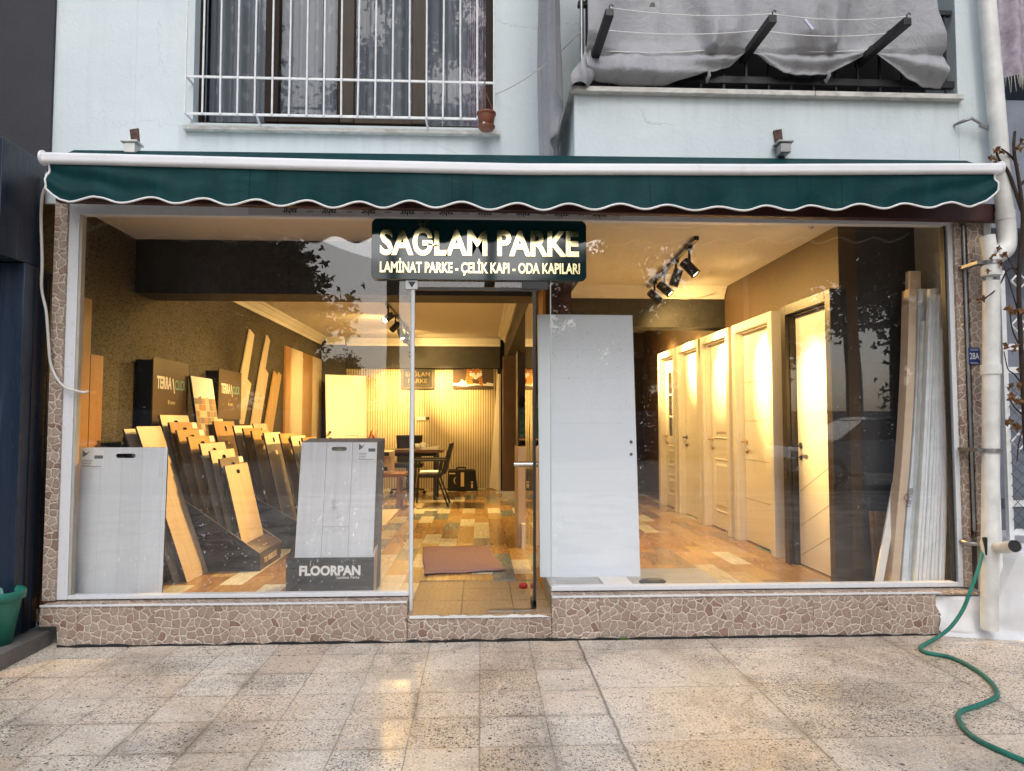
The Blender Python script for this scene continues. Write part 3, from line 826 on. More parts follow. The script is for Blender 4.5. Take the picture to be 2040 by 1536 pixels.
# aluminium head with the protective film print (reads upside down in the place too)
film = MB().box(at(495, 415, Y=-.03).x, .9, -.0325, -.0305, 2.634, 2.692).build('protective_film', M['film'], B)
x = at(560, 415, Y=-.033).x
k = 0
while x < .72:
    zt = MB()
    m = Matrix.Translation((x + .055, -.033, 2.678)) @ Matrix.Rotation(R(90), 4, 'X') @ Matrix.Rotation(R(180), 4, 'Z')
    zt.text('zahir', .05, m, .0004, .0012, 'CENTER', .92)
    zt.build('lettering', M['print'], film, recalc=False); zt = MB()
    m = Matrix.Translation((x + .18, -.033, 2.668)) @ Matrix.Rotation(R(90), 4, 'X') @ Matrix.Rotation(R(180), 4, 'Z')
    zt.text('zahir', .022, m, .0004, 0, 'CENTER', 1)
    zt.build('lettering', M['print'], film, recalc=False)
    x += at(745, 420, Y=-.03).x - at(667, 420, Y=-.03).x; k += 1

# --- glass door, standing open into the shop
dx = .345
D = MB().box(dx - .006, dx + .006, .012, .80, .165, 2.155).build('glass_door', M['glass_door'], B)
MB().box(dx - .008, dx + .010, -.012, .011, .16, 2.165).build('edge_seal', M['black_metal'], D)
MB().box(dx - .02, dx + .012, -.012, .10, .146, .20).build('hinge', M['black_metal'], D, bevel=.004)
MB().box(dx - .30, dx - .022, -.06, .0, .1425, .1475).build('floor_closer', M['steel'], D, bevel=.003)
MB().box(at(1040, 568, Y=-.02).x, at(1092, 568, Y=-.02).x, -.02, .014, at(1060, 576, Y=-.02).z, at(1060, 559, Y=-.02).z).build('patch_fitting', M['black_metal'], D, bevel=.003)
hz = at(1040, 925, Y=.62).z
MB().tube([(dx - .10, .62, hz), (dx + .085, .62, hz)], .020, 14).build('handle', M['chrome'], D)
pf = MB().box(at(808, 566, Y=-.014).x, at(832, 566, Y=-.014).x, -.016, .012, at(820, 576, Y=-.014).z, at(820, 558, Y=-.014).z).build('patch_fitting', M['alu'], wl, bevel=.002)
q = [at(813, 561, Y=-.017), at(828, 561, Y=-.017), at(820.5, 573, Y=-.017)]
MB().prism([q[0], q[1], q[2]], (0, .0008, 0)).build('emblem', M['black_metal'], pf)
MB().lathe([(.0, -.03), (.018, -.028), (.022, 0), (.018, .028), (0, .03)], Matrix.Translation((dx - .045, .42, .19)) @ Matrix.Rotation(R(90), 4, 'Y'), 12).build('door_stop', M['red_rubber'], D)

# ================================================================== INTERIOR SHELL (walls, beams, columns of the shop)
MB().box(XL - .12, XL, .035, YB + .1, FZ - .04, CZ).build('interior_wall', M['rustic'], B)['label'] = 'left shop wall in cracked dark olive plaster'
MB().box(XR, XR + .14, .60, 7.0, FZ - .04, CZ).build('interior_wall', M['brown_wall'], B)['label'] = 'right shop wall painted dark brown'
MB().box(XR + .141, XR + .62, .60, .72, FZ - .04, CZ).build('interior_wall', M['charcoal'], B)['label'] = 'charcoal return wall beside the right window'
MB().box(XR + .59, XR + .62, .035, .598, FZ - .04, CZ).build('interior_wall', M['beige'], B)['label'] = 'beige reveal beside the right window'
MB().box(XL, .70, YB, YB + .1, FZ - .04, CZ).build('interior_wall', M['dark_beam'], B)['label'] = 'back wall of the shop'
# fluted panel on the back wall
fl = MB()
fx0, fx1 = at(688, 850, Y=YB - .03).x, at(992, 850, Y=YB - .03).x
ftop = at(840, 720, Y=YB - .03).z
nf = 62
for k in range(nf):
    x = fx0 + (fx1 - fx0) * (k + .15) / nf
    wv = (fx1 - fx0) / nf * .66
    fl.box(x, x + wv, YB - .034, YB - .0194, FZ + .003, ftop - .001)
flp = fl.build('fluted_panel', M['flute'], B)
MB().box(fx0, fx1, YB - .0195, YB - .001, FZ + .002, ftop - .002).build('backing', M['flute_gap'], flp)
# corridor end, right
cyb = 6.95
MB().box(.72, XR, cyb, cyb + .1, FZ - .04, CZ).build('interior_wall', M['brown_wall'], B)['label'] = 'brown wall closing the corridor of doors'
# beams
bz0 = 2.36
MB().box(XL, .42, 1.24, 1.60, bz0, CZ - .001).build('beam', M['dark_beam'], B)
MB().box(.74, XR, 3.05, 3.35, bz0, CZ - .001).build('beam', M['dark_beam'], B)
MB().box(.42, .74, .50, 7.9, bz0 + .02, CZ - .001).build('beam', M['dark_beam'], B)
MB().box(XL + .001, .35, YB - .12, YB - .001, 2.36 - .08, CZ - .002).build('beam', M['dark_beam'], B)
# columns
MB().box(.36, .71, 6.6, 6.95, FZ - .02, bz0 + .019).build('column', M['col_tile'], B)
MB().box(.345, .72, 6.585, 6.599, FZ, FZ + .09).build('skirting', M['door_white'], B)
pc = MB().box(.50, .70, .86, 1.24, FZ - .02, bz0 + .019).build('column', M['red_wood'], B)
MB().box(.478, .499, .84, 1.25, FZ, bz0 + .018).build('facing', M['orange_lit_side'], pc)
MB().box(XL + .001, at(688, 800, Y=YB - .2).x, YB - .28, YB - .121, FZ, CZ - .03).build('column', M['dark_beam'], B)
# cornices
def cornice(pts, inward):
    m = MB(); prof = [(0, -.13), (.018, -.13), (.03, -.09), (.05, -.075), (.085, -.03), (.10, -.025), (.12, -.0015), (0, -.0015)]
    (x0, y0), (x1, y1) = pts
    ix, iy = inward
    a = [Vector((x0 + ix * o, y0 + iy * o, CZ + z)) for o, z in prof]
    m.prism(a, (x1 - x0, y1 - y0, 0))
    return m.build('cornice', M['cornice'], B)
cornice([(XL + .001, 1.605), (XL + .001, YB - .3)], (1, 0))
cornice([(XL + .1, YB - .121), (.35, YB - .121)], (0, -1))
cornice([(.419, 1.61), (.419, 7.4)], (-1, 0))
cornice([(.75, 3.049), (XR - .01, 3.049)], (0, -1))
cornice([(XL + .1, YB - .281), (at(688, 800, Y=YB - .2).x, YB - .281)], (0, -1))
# mirror panel, shelf unit next to the column
sh = MB().box(.715, .90, 6.1, 6.5, FZ + .001, at(1020, 724, Y=6.1).z).build('tall_cabinet_side', M['shelf_dark'])
tag(sh, 'dark narrow tall cabinet side panel standing by the brown tiled column', 'cabinet')
# ================================================================== AWNING
AY = -.39
aw = thing('awning', 'dark green retractable shop awning with scalloped white piped valance', 'awning', (.3, -.2, 2.8))
bp = [at(x, y, Y=AY) for x, y in ((88, 316), (380, 323), (700, 331), (1040, 338), (1500, 339), (1990, 337))]
bar = MB()
prof = [(-.034, -.02), (-.034, .016), (-.022, .032), (.012, .034), (.03, .022), (.032, -.024), (.012, -.034), (-.02, -.034)]
vs = []
for p in bp:
    for (yy, zz) in prof: vs.append((p.x, p.y + yy, p.z + zz))
npf = len(prof)
bar.add(vs, [(i * npf + k, i * npf + (k + 1) % npf, (i + 1) * npf + (k + 1) % npf, (i + 1) * npf + k) for i in range(len(bp) - 1) for k in range(npf)], False)
bar.build('front_bar', M['white_metal'], aw, bevel=.008, seg=3)
def barz(x):
    for a, b in zip(bp, bp[1:]):
        if x <= b.x or b is bp[-1]:
            t = (x - a.x) / (b.x - a.x); return a.z + (b.z - a.z) * t
for p, s in ((bp[0], -1), (bp[-1], 1)):
    MB().lathe([(0, 0), (.04, .001), (.043, .006), (.043, .016), (.03, .022), (0, .023)], Matrix.Translation(p + Vector((s * -.004, 0, .004))) @ Matrix.Rotation(s * R(90), 4, 'Y'), 18).build('end_cap', M['white_metal'], aw)
x0, x1 = bp[0].x + .03, bp[-1].x - .03
# canopy from the roller down to the bar
RY, RZ = -.16, 3.005
def can(u, v):
    x = x0 + (x1 - x0) * u
    zb = barz(x) + .03
    sag = -.012 * math.sin(PI * v) * (1 + .4 * math.sin(u * 25))
    return (x, AY + .01 + (RY - AY) * v, zb + (RZ + .03 * (u - .5) - zb) * v + sag)
MB().grid(can, 80, 6).build('canopy', M['awning'], aw, recalc=False)
MB().tube([(x0, RY + .015, RZ - .065), (x1, RY + .015, RZ - .045)], .034, 16).build('roller', M['white_metal'], aw)
# valance
crest = [186, 291, 390, 489, 588, 687, 787, 890, 1000, 1102, 1204, 1301, 1406, 1504, 1597, 1696, 1790, 1882]
def lerp_tab(tab, x):
    for (a, ya), (b, yb) in zip(tab, tab[1:]):
        if x <= b: return ya + (yb - ya) * max(0, (x - a)) / (b - a)
    return tab[-1][1]
cy_ = [(186, 393), (590, 398), (1000, 403), (1406, 410), (1696, 405), (1882, 404)]
ty_ = [(137, 405), (600, 413), (1000, 419), (1500, 420), (1915, 414)]
bot = [(93, 377), (104, 388), (120, 399), (137, 404)]
for i, c in enumerate(crest):
    y = lerp_tab(cy_, c)
    bot.append((c, y))
    nx = crest[i + 1] if i + 1 < len(crest) else 1950
    tx = (c + nx) / 2 if i + 1 < len(crest) else 1922
    bot.append((tx, lerp_tab(ty_, tx)))
bot += [(1955, 402), (1975, 388), (1982, 380)]
def boty(px):
    for (a, ya), (b, yb) in zip(bot, bot[1:]):
        if px <= b or b == bot[-1][0]:
            t = max(0, min(1, (px - a) / (b - a)))
            if a >= 137 and b <= 1922: t = t * t * (3 - 2 * t) if False else (1 - math.cos(PI * t)) / 2
            return ya + (yb - ya) * t
NU, NV = 420, 14
def vrow(u):
    px = 93 + (1982 - 93) * u
    x = x0 + (x1 - x0) * u
    zt = barz(x) - .030
    zb = at(px, boty(px), Y=AY - .01).z
    return px, x, zt, zb
def vy(px, x, v):
    ph = 0
    for i in range(len(crest) - 1):
        if crest[i] <= px <= crest[i + 1]: ph = math.cos(2 * PI * (px - crest[i]) / (crest[i + 1] - crest[i]))
    ripple = .010 * ph * v ** 2.5
    edge = max(0, 1 - abs(px - 93) / 330) + .7 * max(0, 1 - abs(px - 1982) / 300)
    s = -1 if px < 1000 else 1
    dg = edge * .022 * math.sin(v * 7 + s * (px - (93 if px < 1000 else 1982)) * .024)
    wv = .013 * v * math.sin(x * 4.1 + 1.3 * math.sin(x * 1.7)) + .006 * math.sin(x * 9 + v * 2) * v
    return AY - .004 - .012 * v + ripple + dg * math.sin(PI * min(1, v * 1.1)) + wv
def val(u, v):
    px, x, zt, zb = vrow(u)
    v2 = 1 - v
    return (x, vy(px, x, v2), zt + (zb - zt) * v2)
V = MB().grid(val, NU, NV).build('valance', M['awning'], aw, recalc=False)
pts = [val(i / NU, 0) for i in range(NU + 1)]
pts = [val(0, 1 - k / 6) for k in range(6)] + pts + [val(1, k / 6) for k in range(1, 7)]
pp = MB().tube(pts, .0062, 6)
pp.build('piping', M['piping'], V)
# arms folded under the canopy, rusty brackets above it
for px in (268, 1556):
    br = MB()
    p = at(px, 296, Y=-.13)
    br.box(p.x - .03, p.x + .035, -.20, -.12, p.z - .05, p.z + .012)
    br.box(p.x - .05, p.x + .05, -.21, -.11, p.z + .013, p.z + .027)
    br.build('bracket', M['steel'] if px > 1000 else M['plastic_pipe'], aw, bevel=.004)
    q = MB().hexa([(p.x - .012, -.118, p.z - .06), (p.x + .03, -.118, p.z - .06), (p.x + .03, -.104, p.z - .06), (p.x - .012, -.104, p.z - .06), (p.x - .04, -.118, p.z + .125), (p.x + .012, -.118, p.z + .135), (p.x + .012, -.104, p.z + .135), (p.x - .04, -.104, p.z + .125)])
    q.build('bracket_post', M['rust'], aw)
bm_ = MB()
a, b = at(150, 401, Y=-.16), at(2000, 441, Y=-.16)
bm_.hexa([(a.x - .12, -.16, a.z), (b.x, -.16, b.z), (b.x, -.105, b.z), (a.x - .12, -.105, a.z), (a.x - .12, -.16, a.z + .115), (b.x, -.16, b.z + .115), (b.x, -.105, b.z + .115), (a.x - .12, -.105, a.z + .115)])
tag(bm_.build('steel_beam', M['maroon'], bevel=.006), 'dark maroon steel beam running under the green awning along the top of the shop front', 'beam')

# ================================================================== SHOP SIGN
SY = -.031
sx0, sx1 = at(740, 500, Y=SY).x, at(1168, 500, Y=SY).x
sz1, sz0 = min(2.622, at(955, 433, Y=SY).z), at(955, 558, Y=SY).z
def rrect(x0, x1, z0, z1, r, y, n=6):
    pts = []
    for (cx, cz, a0) in ((x1 - r, z0 + r, -90), (x1 - r, z1 - r, 0), (x0 + r, z1 - r, 90), (x0 + r, z0 + r, 180)):
        for k in range(n + 1):
            a = R(a0 + 90 * k / n); pts.append((cx + r * math.cos(a), y, cz + r * math.sin(a)))
    return pts
sg = MB().prism(rrect(sx0, sx1, sz0, sz1, .035, SY), (0, .02, 0)).build('shop_sign', M['sign_green'], bevel=.002)
tag(sg, 'glossy dark green shop sign with gold lettering above the glass door', 'sign')
def fit_text(mb, body, x0, x1, zb, cap, y, ex=.003, off=.02):
    """lettering on a wall facing the street, fitted between x0 and x1 with capitals 'cap' high"""
    size = cap / .727
    t = MB().text(body, size, Matrix(), ex, off * size)
    lo = min(v[0] for v in t.v); hi = max(v[0] for v in t.v)
    s = (x1 - x0) / (hi - lo)
    for v, in zip(t.v):
        mb.v.append((x0 + (v[0] - lo) * s, y - v[2], zb + v[1]))
    n = len(mb.v) - len(t.v)
    for f in t.f: mb.f.append([i + n for i in f]); mb.sm.append(False)
ty = at(955, 508, Y=SY).z; cap1 = at(955, 458, Y=SY).z - ty
m = MB(); fit_text(m, 'SAĞLAM PARKE', at(757, 500, Y=SY).x, at(1153, 500, Y=SY).x, ty, cap1, SY - .004, .004, .034)
m.build('lettering', M['gold_mirror'], sg, recalc=False)
ty = at(955, 544, Y=SY).z; cap2 = at(955, 523, Y=SY).z - ty
m = MB(); fit_text(m, 'LAMİNAT PARKE - ÇELİK KAPI - ODA KAPILARI', at(757, 535, Y=SY).x, at(1155, 535, Y=SY).x, ty, cap2, SY - .004, .004, .028)
m.build('lettering', M['gold_mirror'], sg, recalc=False)
for px in (846, 1020): MB().box(at(px, 500, Y=SY).x, at(px, 500, Y=SY).x + .03, SY + .0205, -.0055, sz0 + .05, sz1 - .05).build('bracket', M['black_metal'], sg)

# ================================================================== BALCONY TARPAULIN, DRYING ARMS, LINES
TY = BY - .035
tb = [(1166, 150), (1185, 161), (1215, 167), (1260, 171), (1320, 170), (1370, 160), (1405, 147), (1425, 144), (1455, 132), (1485, 106), (1505, 112), (1530, 132), (1560, 149), (1610, 154), (1650, 148), (1690, 130), (1725, 107), (1745, 111), (1765, 130), (1800, 156), (1840, 173), (1876, 175)]
tie = [1413, 1650, 1485, 1725]
rnd = [random.uniform(0, 6.28) for _ in range(12)]
def fold(px, v):
    f = .0
    for i, k in enumerate((.021, .034, .055, .013, .09)):
        f += math.sin(px * k + rnd[i] + 1.2 * math.sin(px * .011 + rnd[i + 5]) + v * (1.5 if i % 2 else -2.2)) / (1 + i * .35)
    return f
def tarp(u, v):
    # v=0 bottom edge, v=1 far up out of the picture
    px = 1166 + (1876 - 1166) * u
    by = lerp_tab(tb, px)
    if v < .34:                                   # hanging swag under the rail
        s = v / .34
        py = by + (108 - by) * s
        if by < 110: py = by + (104 - by) * s
        drop = max(0, by - 108) / 60
        pinch = sum(math.exp(-((px - t) / 16) ** 2) for t in tie[:2])
        y = TY - .018 - .055 * math.sin(PI * min(1, s * 1.1)) * drop - .025 * drop * math.sin(s * 9 + px * .02 + 2 * math.sin(px * .013)) * (1 - s) + .02 * pinch * (1 - s) + .008 * fold(px * 2.2, s) * (1 - .5 * s)
        pxx = px + (1876 - px) * 0
    else:
        s = (v - .34) / .66
        py = 106 - 220 * s
        shrink = max(0, min(1, (s) * 3))
        pxx = px - (20 * shrink) * max(0, (px - 1700) / 176) + (0) 
        drag = 0
        for t in tie[:2]:                         # creases that fan upward from the tie points
            w = 10 + 90 * s
            drag += .045 * math.exp(-((px - t + 26 * s) / w) ** 2) * math.cos((px - t) * .11 / (1 + 2.5 * s)) * (1 - s) ** .7
        y = TY - .03 + .034 * fold(px * .8, s) * min(1, s * 6 + .3) - 1.6 * drag
    p = at(pxx, py, Y=TY)
    return (p.x, y, p.z)
tp_ = MB().grid(tarp, 240, 64).build('tarpaulin', M['tarp'], recalc=False)
tag(tp_, 'large grey tarpaulin hung in folds across the balcony opening', 'tarpaulin')
sm_ = tp_.modifiers.new('thickness', 'SOLIDIFY'); sm_.thickness = .004
# side sheet on the balcony's left return
def side(u, v):
    y = BY - .03 + (WY - BY - .02) * u
    zlow = cz - .10 - .42 * u ** .6 if u > .12 else cz + .02 - 1.0 * u
    z = zlow + (5.2 - zlow) * (1 - v) ** 1.0
    x = c0x - .085 - .03 * math.sin(u * 22 + v * 3) - .015 * math.sin(u * 41 + v * 7) - .05 * math.sin(PI * min(1, (1 - v) * 1.2)) * (.3 + .7 * u) * .5
    return (x, y, z)
s_ = MB().grid(side, 60, 50).build('side_sheet', M['tarp'], tp_, recalc=False)
s_.modifiers.new('thickness', 'SOLIDIFY').thickness = .004
def bunch(u, v):
    a = u * 2 * PI
    c = at(1153 + 22 * v, 172 - 76 * v, Y=BY - .06)
    r = .050 + .028 * math.sin(v * 5 + .4) + .012 * math.sin(a * 5 + v * 9)
    return (c.x + r * math.cos(a) * .95, c.y + r * math.sin(a) * .7, c.z + .015 * math.sin(a * 3 + v * 4))
MB().grid(bunch, 48, 24).build('gathered_corner', M['tarp'], tp_, recalc=False)
for t in (1413, 1652):
    p = at(t, 150, Y=TY - .03)
    MB().tube([p + Vector((0, .0, .03)), p, p + Vector((-.005, .03, -.03)), (p.x, BY + .0, z1)], [.006, .012, .008, .006], 7).build('tie', M['tarp'], tp_)
arms = [((1183, 120), (1215, 24)), ((1487, 108), (1540, 37)), ((1722, 116), (1809, 42))]
lab = ['black wooden drying arm at the left end of the balcony, beside the gathered tarpaulin corner', 'black wooden drying arm in the middle of the three that jut from the balcony', 'black wooden drying arm at the right end of the balcony with a cut pale end']
tips = []
for (b, t_), L in zip(arms, lab):
    p = at(*b, Y=BY - .02)
    q = at(t_[0], t_[1], Z=p.z + .0)
    if q.y > p.y - .2 or q.y < -1.2: q = at(*t_, Y=-.52)
    q = at(*t_, Y=-.55)
    d = (q - p).normalized(); sx = Vector((1, 0, 0)); sx = (sx - d * sx.dot(d)).normalized(); up = d.cross(sx)
    h = .024
    st_ = p - d * .08
    a = [st_ - sx * h - up * h, st_ + sx * h - up * h, st_ + sx * h + up * h, st_ - sx * h + up * h]
    e = [q - sx * h - up * h, q + sx * h - up * h, q + sx * h + up * h, q - sx * h + up * h]
    o = MB().hexa(a + e).build('drying_arm', M['black_wood'], bevel=.004)
    tag(o, L, 'drying arm', 'drying arms on the balcony')
    for fr_ in (.98, .55, .12):
        hk = MB()
        c = p + (q - p) * fr_ + up * h * (1 if up.z > 0 else -1)
        hk.tube([c, c + Vector((0, 0, .02)), c + Vector((.012, 0, .032)), c + Vector((.024, 0, .02))], .004, 6)
        hk.build('hook', M['black_metal'], o)
    tips.append((p, q, h))
for i, fr_ in enumerate((.97, .54, .10)):
    pts = []
    for (p, q, h), (p2, q2, _) in zip(tips, tips[1:]):
        a = p + (q - p) * fr_ + Vector((0, 0, h + .012)); b = p2 + (q2 - p2) * fr_ + Vector((0, 0, h + .012))
        for k in range(13):
            t = k / 12; c = a.lerp(b, t); c.z -= .028 * 4 * t * (1 - t); pts.append(c)
    o = MB().tube(pts, .0028, 5).build('clothesline', M['white_print'])
    tag(o, ['white washing line strung between the outer ends of the black drying arms', 'white washing line strung half way along the black drying arms', 'white washing line strung nearest the tarpaulin, at the foot of the drying arms'][i], 'washing line', 'washing lines on the balcony')
    if i == 0:
        c = at(1611, 49, Y=pts[18].y)
        k = MB().hexa([(c.x - .03, c.y - .006, c.z + .028), (c.x - .018, c.y - .006, c.z + .034), (c.x + .03, c.y - .006, c.z - .026), (c.x + .018, c.y - .006, c.z - .034), (c.x - .03, c.y + .006, c.z + .028), (c.x - .018, c.y + .006, c.z + .034), (c.x + .03, c.y + .006, c.z - .026), (c.x + .018, c.y + .006, c.z - .034)])
        tag(k.build('clothes_peg', plain('pale_blue_peg', (.6, .63, .8), .4)), 'pale lilac plastic clothes peg on the front washing line', 'clothes peg')
# cord from the balcony post to the window grille
a = at(1156, 64, Y=BY - .03); b = at(986, 188, Y=gy)
pts = []
for k in range(15):
    t = k / 14; c = a.lerp(b, t); c.z -= .05 * 4 * t * (1 - t); pts.append(c)
tag(MB().tube(pts, .0035, 5).build('cord', M['cable']), 'thin pale cord stretched from the balcony post to the window grille', 'cord')
# hanging flower pot
pc_ = at(969, 240, Y=gy - .07)
fp = thing('flower_pot', 'small terracotta coloured hanging flower pot on the white window grille', 'flower pot', (pc_.x, pc_.y, pc_.z - .07))
T_ = Matrix.Translation((pc_.x, pc_.y, pc_.z - .065))
MB().lathe([(.0, 0), (.048, 0), (.064, .10), (.064, .104), (.071, .105), (.072, .122), (.064, .123), (.055, .105), (0, .10)], T_, 22).build('pot', M['pot'], fp)
MB().lathe([(.0, -.004), (.05, -.006), (.064, .012), (.066, .02), (.060, .021), (.045, .004), (0, .002)], T_, 22).build('saucer', M['pot'], fp)
hg = MB()
top = Vector((pc_.x - .012, gy - .02, at(969, 168, Y=gy).z))
for a in (20, 140, 260):
    hg.tube([(pc_.x + .068 * math.cos(R(a)), pc_.y + .068 * math.sin(R(a)), pc_.z + .05), top + Vector((0, -.01, -.06)), top], .003, 5)
hg.tube([top, top + Vector((0, 0, .025)), top + Vector((.004, .02, .03)), top + Vector((.004, .03, .01))], .004, 6)
hg.build('hanger', M['pot'], fp)
MB().box(pc_.x - .026, pc_.x - .010, pc_.y - .0605, pc_.y - .059, pc_.z - .053, pc_.z - .037).build('price_label', M['paper'], fp)
# wall bracket on the corner pier
wb = MB()
a, b, c, d = [at(x, y, Y=BY - .07) for x, y in ((1920, 241), (1936, 236), (1957, 248), (1976, 260))]
wb.tube([Vector((a.x - .02, BY - .004, a.z)), a, b, c], [.008, .012, .009, .009], 6)
wb.hexa([c + Vector(v) for v in ((-.02, -.01, -.012), (.07, -.01, -.05), (.07, .01, -.05), (-.02, .01, -.012), (-.014, -.01, .006), (.075, -.01, -.03), (.075, .01, -.03), (-.014, .01, .006))])
tag(wb.build('wall_bracket', M['steel']), 'bent grey metal bracket fixed to the mint corner pier near the downpipe', 'bracket')
# cable hanging at the left end of the awning
pts = [at(*p_, Y=y_) for p_, y_ in (((91, 372), -.36), ((84, 395), -.3), ((82, 440), -.2), ((84, 520), -.14), ((83, 575), -.12), ((92, 620), -.10), ((96, 670), -.09), ((100, 720), -.08), ((112, 752), -.08), ((130, 772), -.075), ((150, 778), -.06), ((168, 782), -.045), ((176, 779), -.04))]
def smooth(pts, n=5):
    out = []
    P = [pts[0]] + pts + [pts[-1]]
    for i in range(1, len(P) - 2):
        for k in range(n):
            t = k / n; a, b, c, d = P[i - 1], P[i], P[i + 1], P[i + 2]
            out.append(.5 * ((2 * b) + (c - a) * t + (2 * a - 5 * b + 4 * c - d) * t * t + (3 * b - a - 3 * c + d) * t ** 3))
    out.append(pts[-1]); return out
tag(MB().tube(smooth(pts), .0085, 8).build('power_cable', M['cable']), 'loose pale cable hanging from the left end of the awning across the window frame', 'cable')

# ================================================================== LEFT NEIGHBOUR
nb = thing('neighbour_building', 'dark rendered building with navy panel shop front beside the mint building', 'building', (-5, 0, 0))
NX = -2.705
MB().box(-12, -3.2, WY - .03, WY + .3, 2.9, 6.2).build('upper_wall', M['dark_wall'], nb)
ny = at(26, 1200, X=NX).y
lowtop = at(30, 520, X=NX).z
MB().box(-12, NX, ny, -.052, .075, lowtop + .01).box(-12, -2.93, -.0519, WY, .075, 3.0).build('shop_front', M['navy'], nb, bevel=.004)
ny2 = at(21, 400, X=NX).y
sbz0 = at(18, 510, X=NX).z; sbz1 = at(21, 279, X=NX).z
MB().box(-12, NX - .015, ny2 - .06, -.056, sbz0, sbz1).build('fascia_box', M['navy'], nb, bevel=.004)
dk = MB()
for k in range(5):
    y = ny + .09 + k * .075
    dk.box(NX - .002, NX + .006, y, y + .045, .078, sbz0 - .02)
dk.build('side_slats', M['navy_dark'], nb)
kb = MB().box(-12, at(103, 1262, Y=-.06).x, at(0, 1345, Z=.03).y - .8, -.06, GZ - .02, .07)
kb.build('base_slab', plain('grey_concrete', (.14, .13, .125), .75, var=.25, bump=.3), nb, bevel=.006)
# green planter in front of it
pp_ = at(-8, 1283, Z=.072)
pt = thing('planter', 'green plastic planter with a rolled rim standing by the navy shop front', 'planter', (pp_.x, pp_.y, .072))
hgt = .30
MB().lathe([(0, 0), (.075, 0), (.115, .24), (.117, .245), (.135, .25), (.137, .29), (.128, .30), (.112, .285), (.108, .24), (0, .235)], Matrix.Translation((pp_.x, pp_.y, .072)), 32).build('pot', M['pot_green'], pt)
MB().lathe([(0, .237), (.105, .246), (0, .262)], Matrix.Translation((pp_.x, pp_.y, .072)), 20).build('soil', M['bark'], pt)

# ================================================================== RIGHT SIDE: downpipe, gate, neighbour, vine
dpipe = thing('downpipe', 'white plastic rain downpipe with an S bend at the right end of the shop front', 'downpipe', (3.2, -.2, GZ))
PY = -.20
up = [at(1964, -60, Y=PY), at(1966, 0, Y=PY), at(2003, 430, Y=PY)]
el = [at(2006, 470, Y=PY), at(2004, 494, Y=PY - .01), at(1990, 506, Y=PY - .02), at(1979, 516, Y=PY - .02), at(1974, 540, Y=PY - .02)]
lo_ = [at(1975, 560, Y=PY - .02), at(1974, 880, Y=PY - .02), at(1971, 1254, Y=PY - .02)]
MB().tube(up, .052, 20).build('upper_pipe', M['plastic_pipe'], dpipe)
MB().tube(smooth([up[-1]] + el, 5), .055, 20).build('bend', M['plastic_pipe'], dpipe)
MB().tube(lo_, .049, 20).build('lower_pipe', M['plastic_pipe'], dpipe)
for c in (up[-1], el[-1], at(1974, 736, Y=PY - .02)):
    MB().tube([c + Vector((0, 0, -.03)), c + Vector((0, 0, .03))], .057, 20).build('collar', M['plastic_pipe'], dpipe)
MB().tube([at(1966, 470, Y=PY - .02), at(1975, 524, Y=PY - .02)], .046, 16).build('cap', M['plastic_pipe'], dpipe)
for y in (524, 897):
    c = at(1975, y, Y=PY - .02)
    MB().tube([c + Vector((0, 0, -.012)), c + Vector((0, 0, .012))], .060, 18).box(c.x - .10, c.x - .05, c.y - .01, -.052, c.z - .008, c.z + .012).build('clamp', M['steel'], dpipe)
# white plaster base
wbz = at(2020, 1100, Y=-.2).z
wbm = MB()
def base(u, v):
    x = 2.90 + 2.2 * u
    yf = -.10 - .30 * min(1, max(0, (x - 2.95) / .9)) - .03 * math.sin(x * 9)
    if v < .3:
        t = v / .3; return (x, yf - (.02 + .09 * min(1, max(0, (x - 2.95) / .6))) * (1 - t), GZ - .005 + .03 * t + .004 * math.sin(x * 20))
    if v < .75:
        t = (v - .3) / .45
        top = .215 if x < 3.28 else (.215 + (wbz - .215) * min(1, (x - 3.28) / .12))
        return (x + .008 * math.sin(t * 9 + x * 8), yf + .05 * t + .01 * math.sin(x * 14 + t * 6), .01 + (top - .01) * t)
    t = (v - .75) / .25
    top = .215 if x < 3.28 else (.215 + (wbz - .215) * min(1, (x - 3.28) / .12))
    return (x, yf + .05 + (1.0 if x > 3.28 else .12) * t, top)
tag(MB().grid(base, 80, 40).build('plaster_base', M['white_plaster'], recalc=False), 'rough white plastered low wall base behind the foot of the downpipe', 'low wall')
nr = thing('neighbour_building', 'blue grey building with a fringed curtained balcony at the right edge', 'building', (5, .5, 0))
MB().box(3.36, 9, .9, 1.1, 0, 2.75).box(3.36, 9, .45, .6, 2.752, at(2020, 200, Y=.45).z).box(3.36, 9, .9, 1.1, 2.752, 6.2).build('wall', M['neighbour_grey'], nr)
zc = at(2015, 188, Y=.40).z; zf = at(2015, 150, Y=.40).z
def fc(u, v):
    x = at(1990, 100, Y=.4).x + 1.8 * u
    return (x, .40 + .035 * math.sin(u * 62) + .015 * math.sin(u * 25), zf + (5.4 - zf) * v)
fcur = MB().grid(fc, 160, 4).build('curtain', M['fringe'], nr, recalc=False)
frg = MB()
for k in range(150):
    u = k / 150; p = fc(u, 0)
    L = random.uniform(.06, .13)
    frg.tube([(p[0], p[1], p[2]), (p[0] + random.uniform(-.01, .01), p[1] + random.uniform(-.01, .01), p[2] - L)], [.004, .0015], 4)
frg.build('fringe', plain('pale_fringe', (.50, .47, .43), .8), fcur)
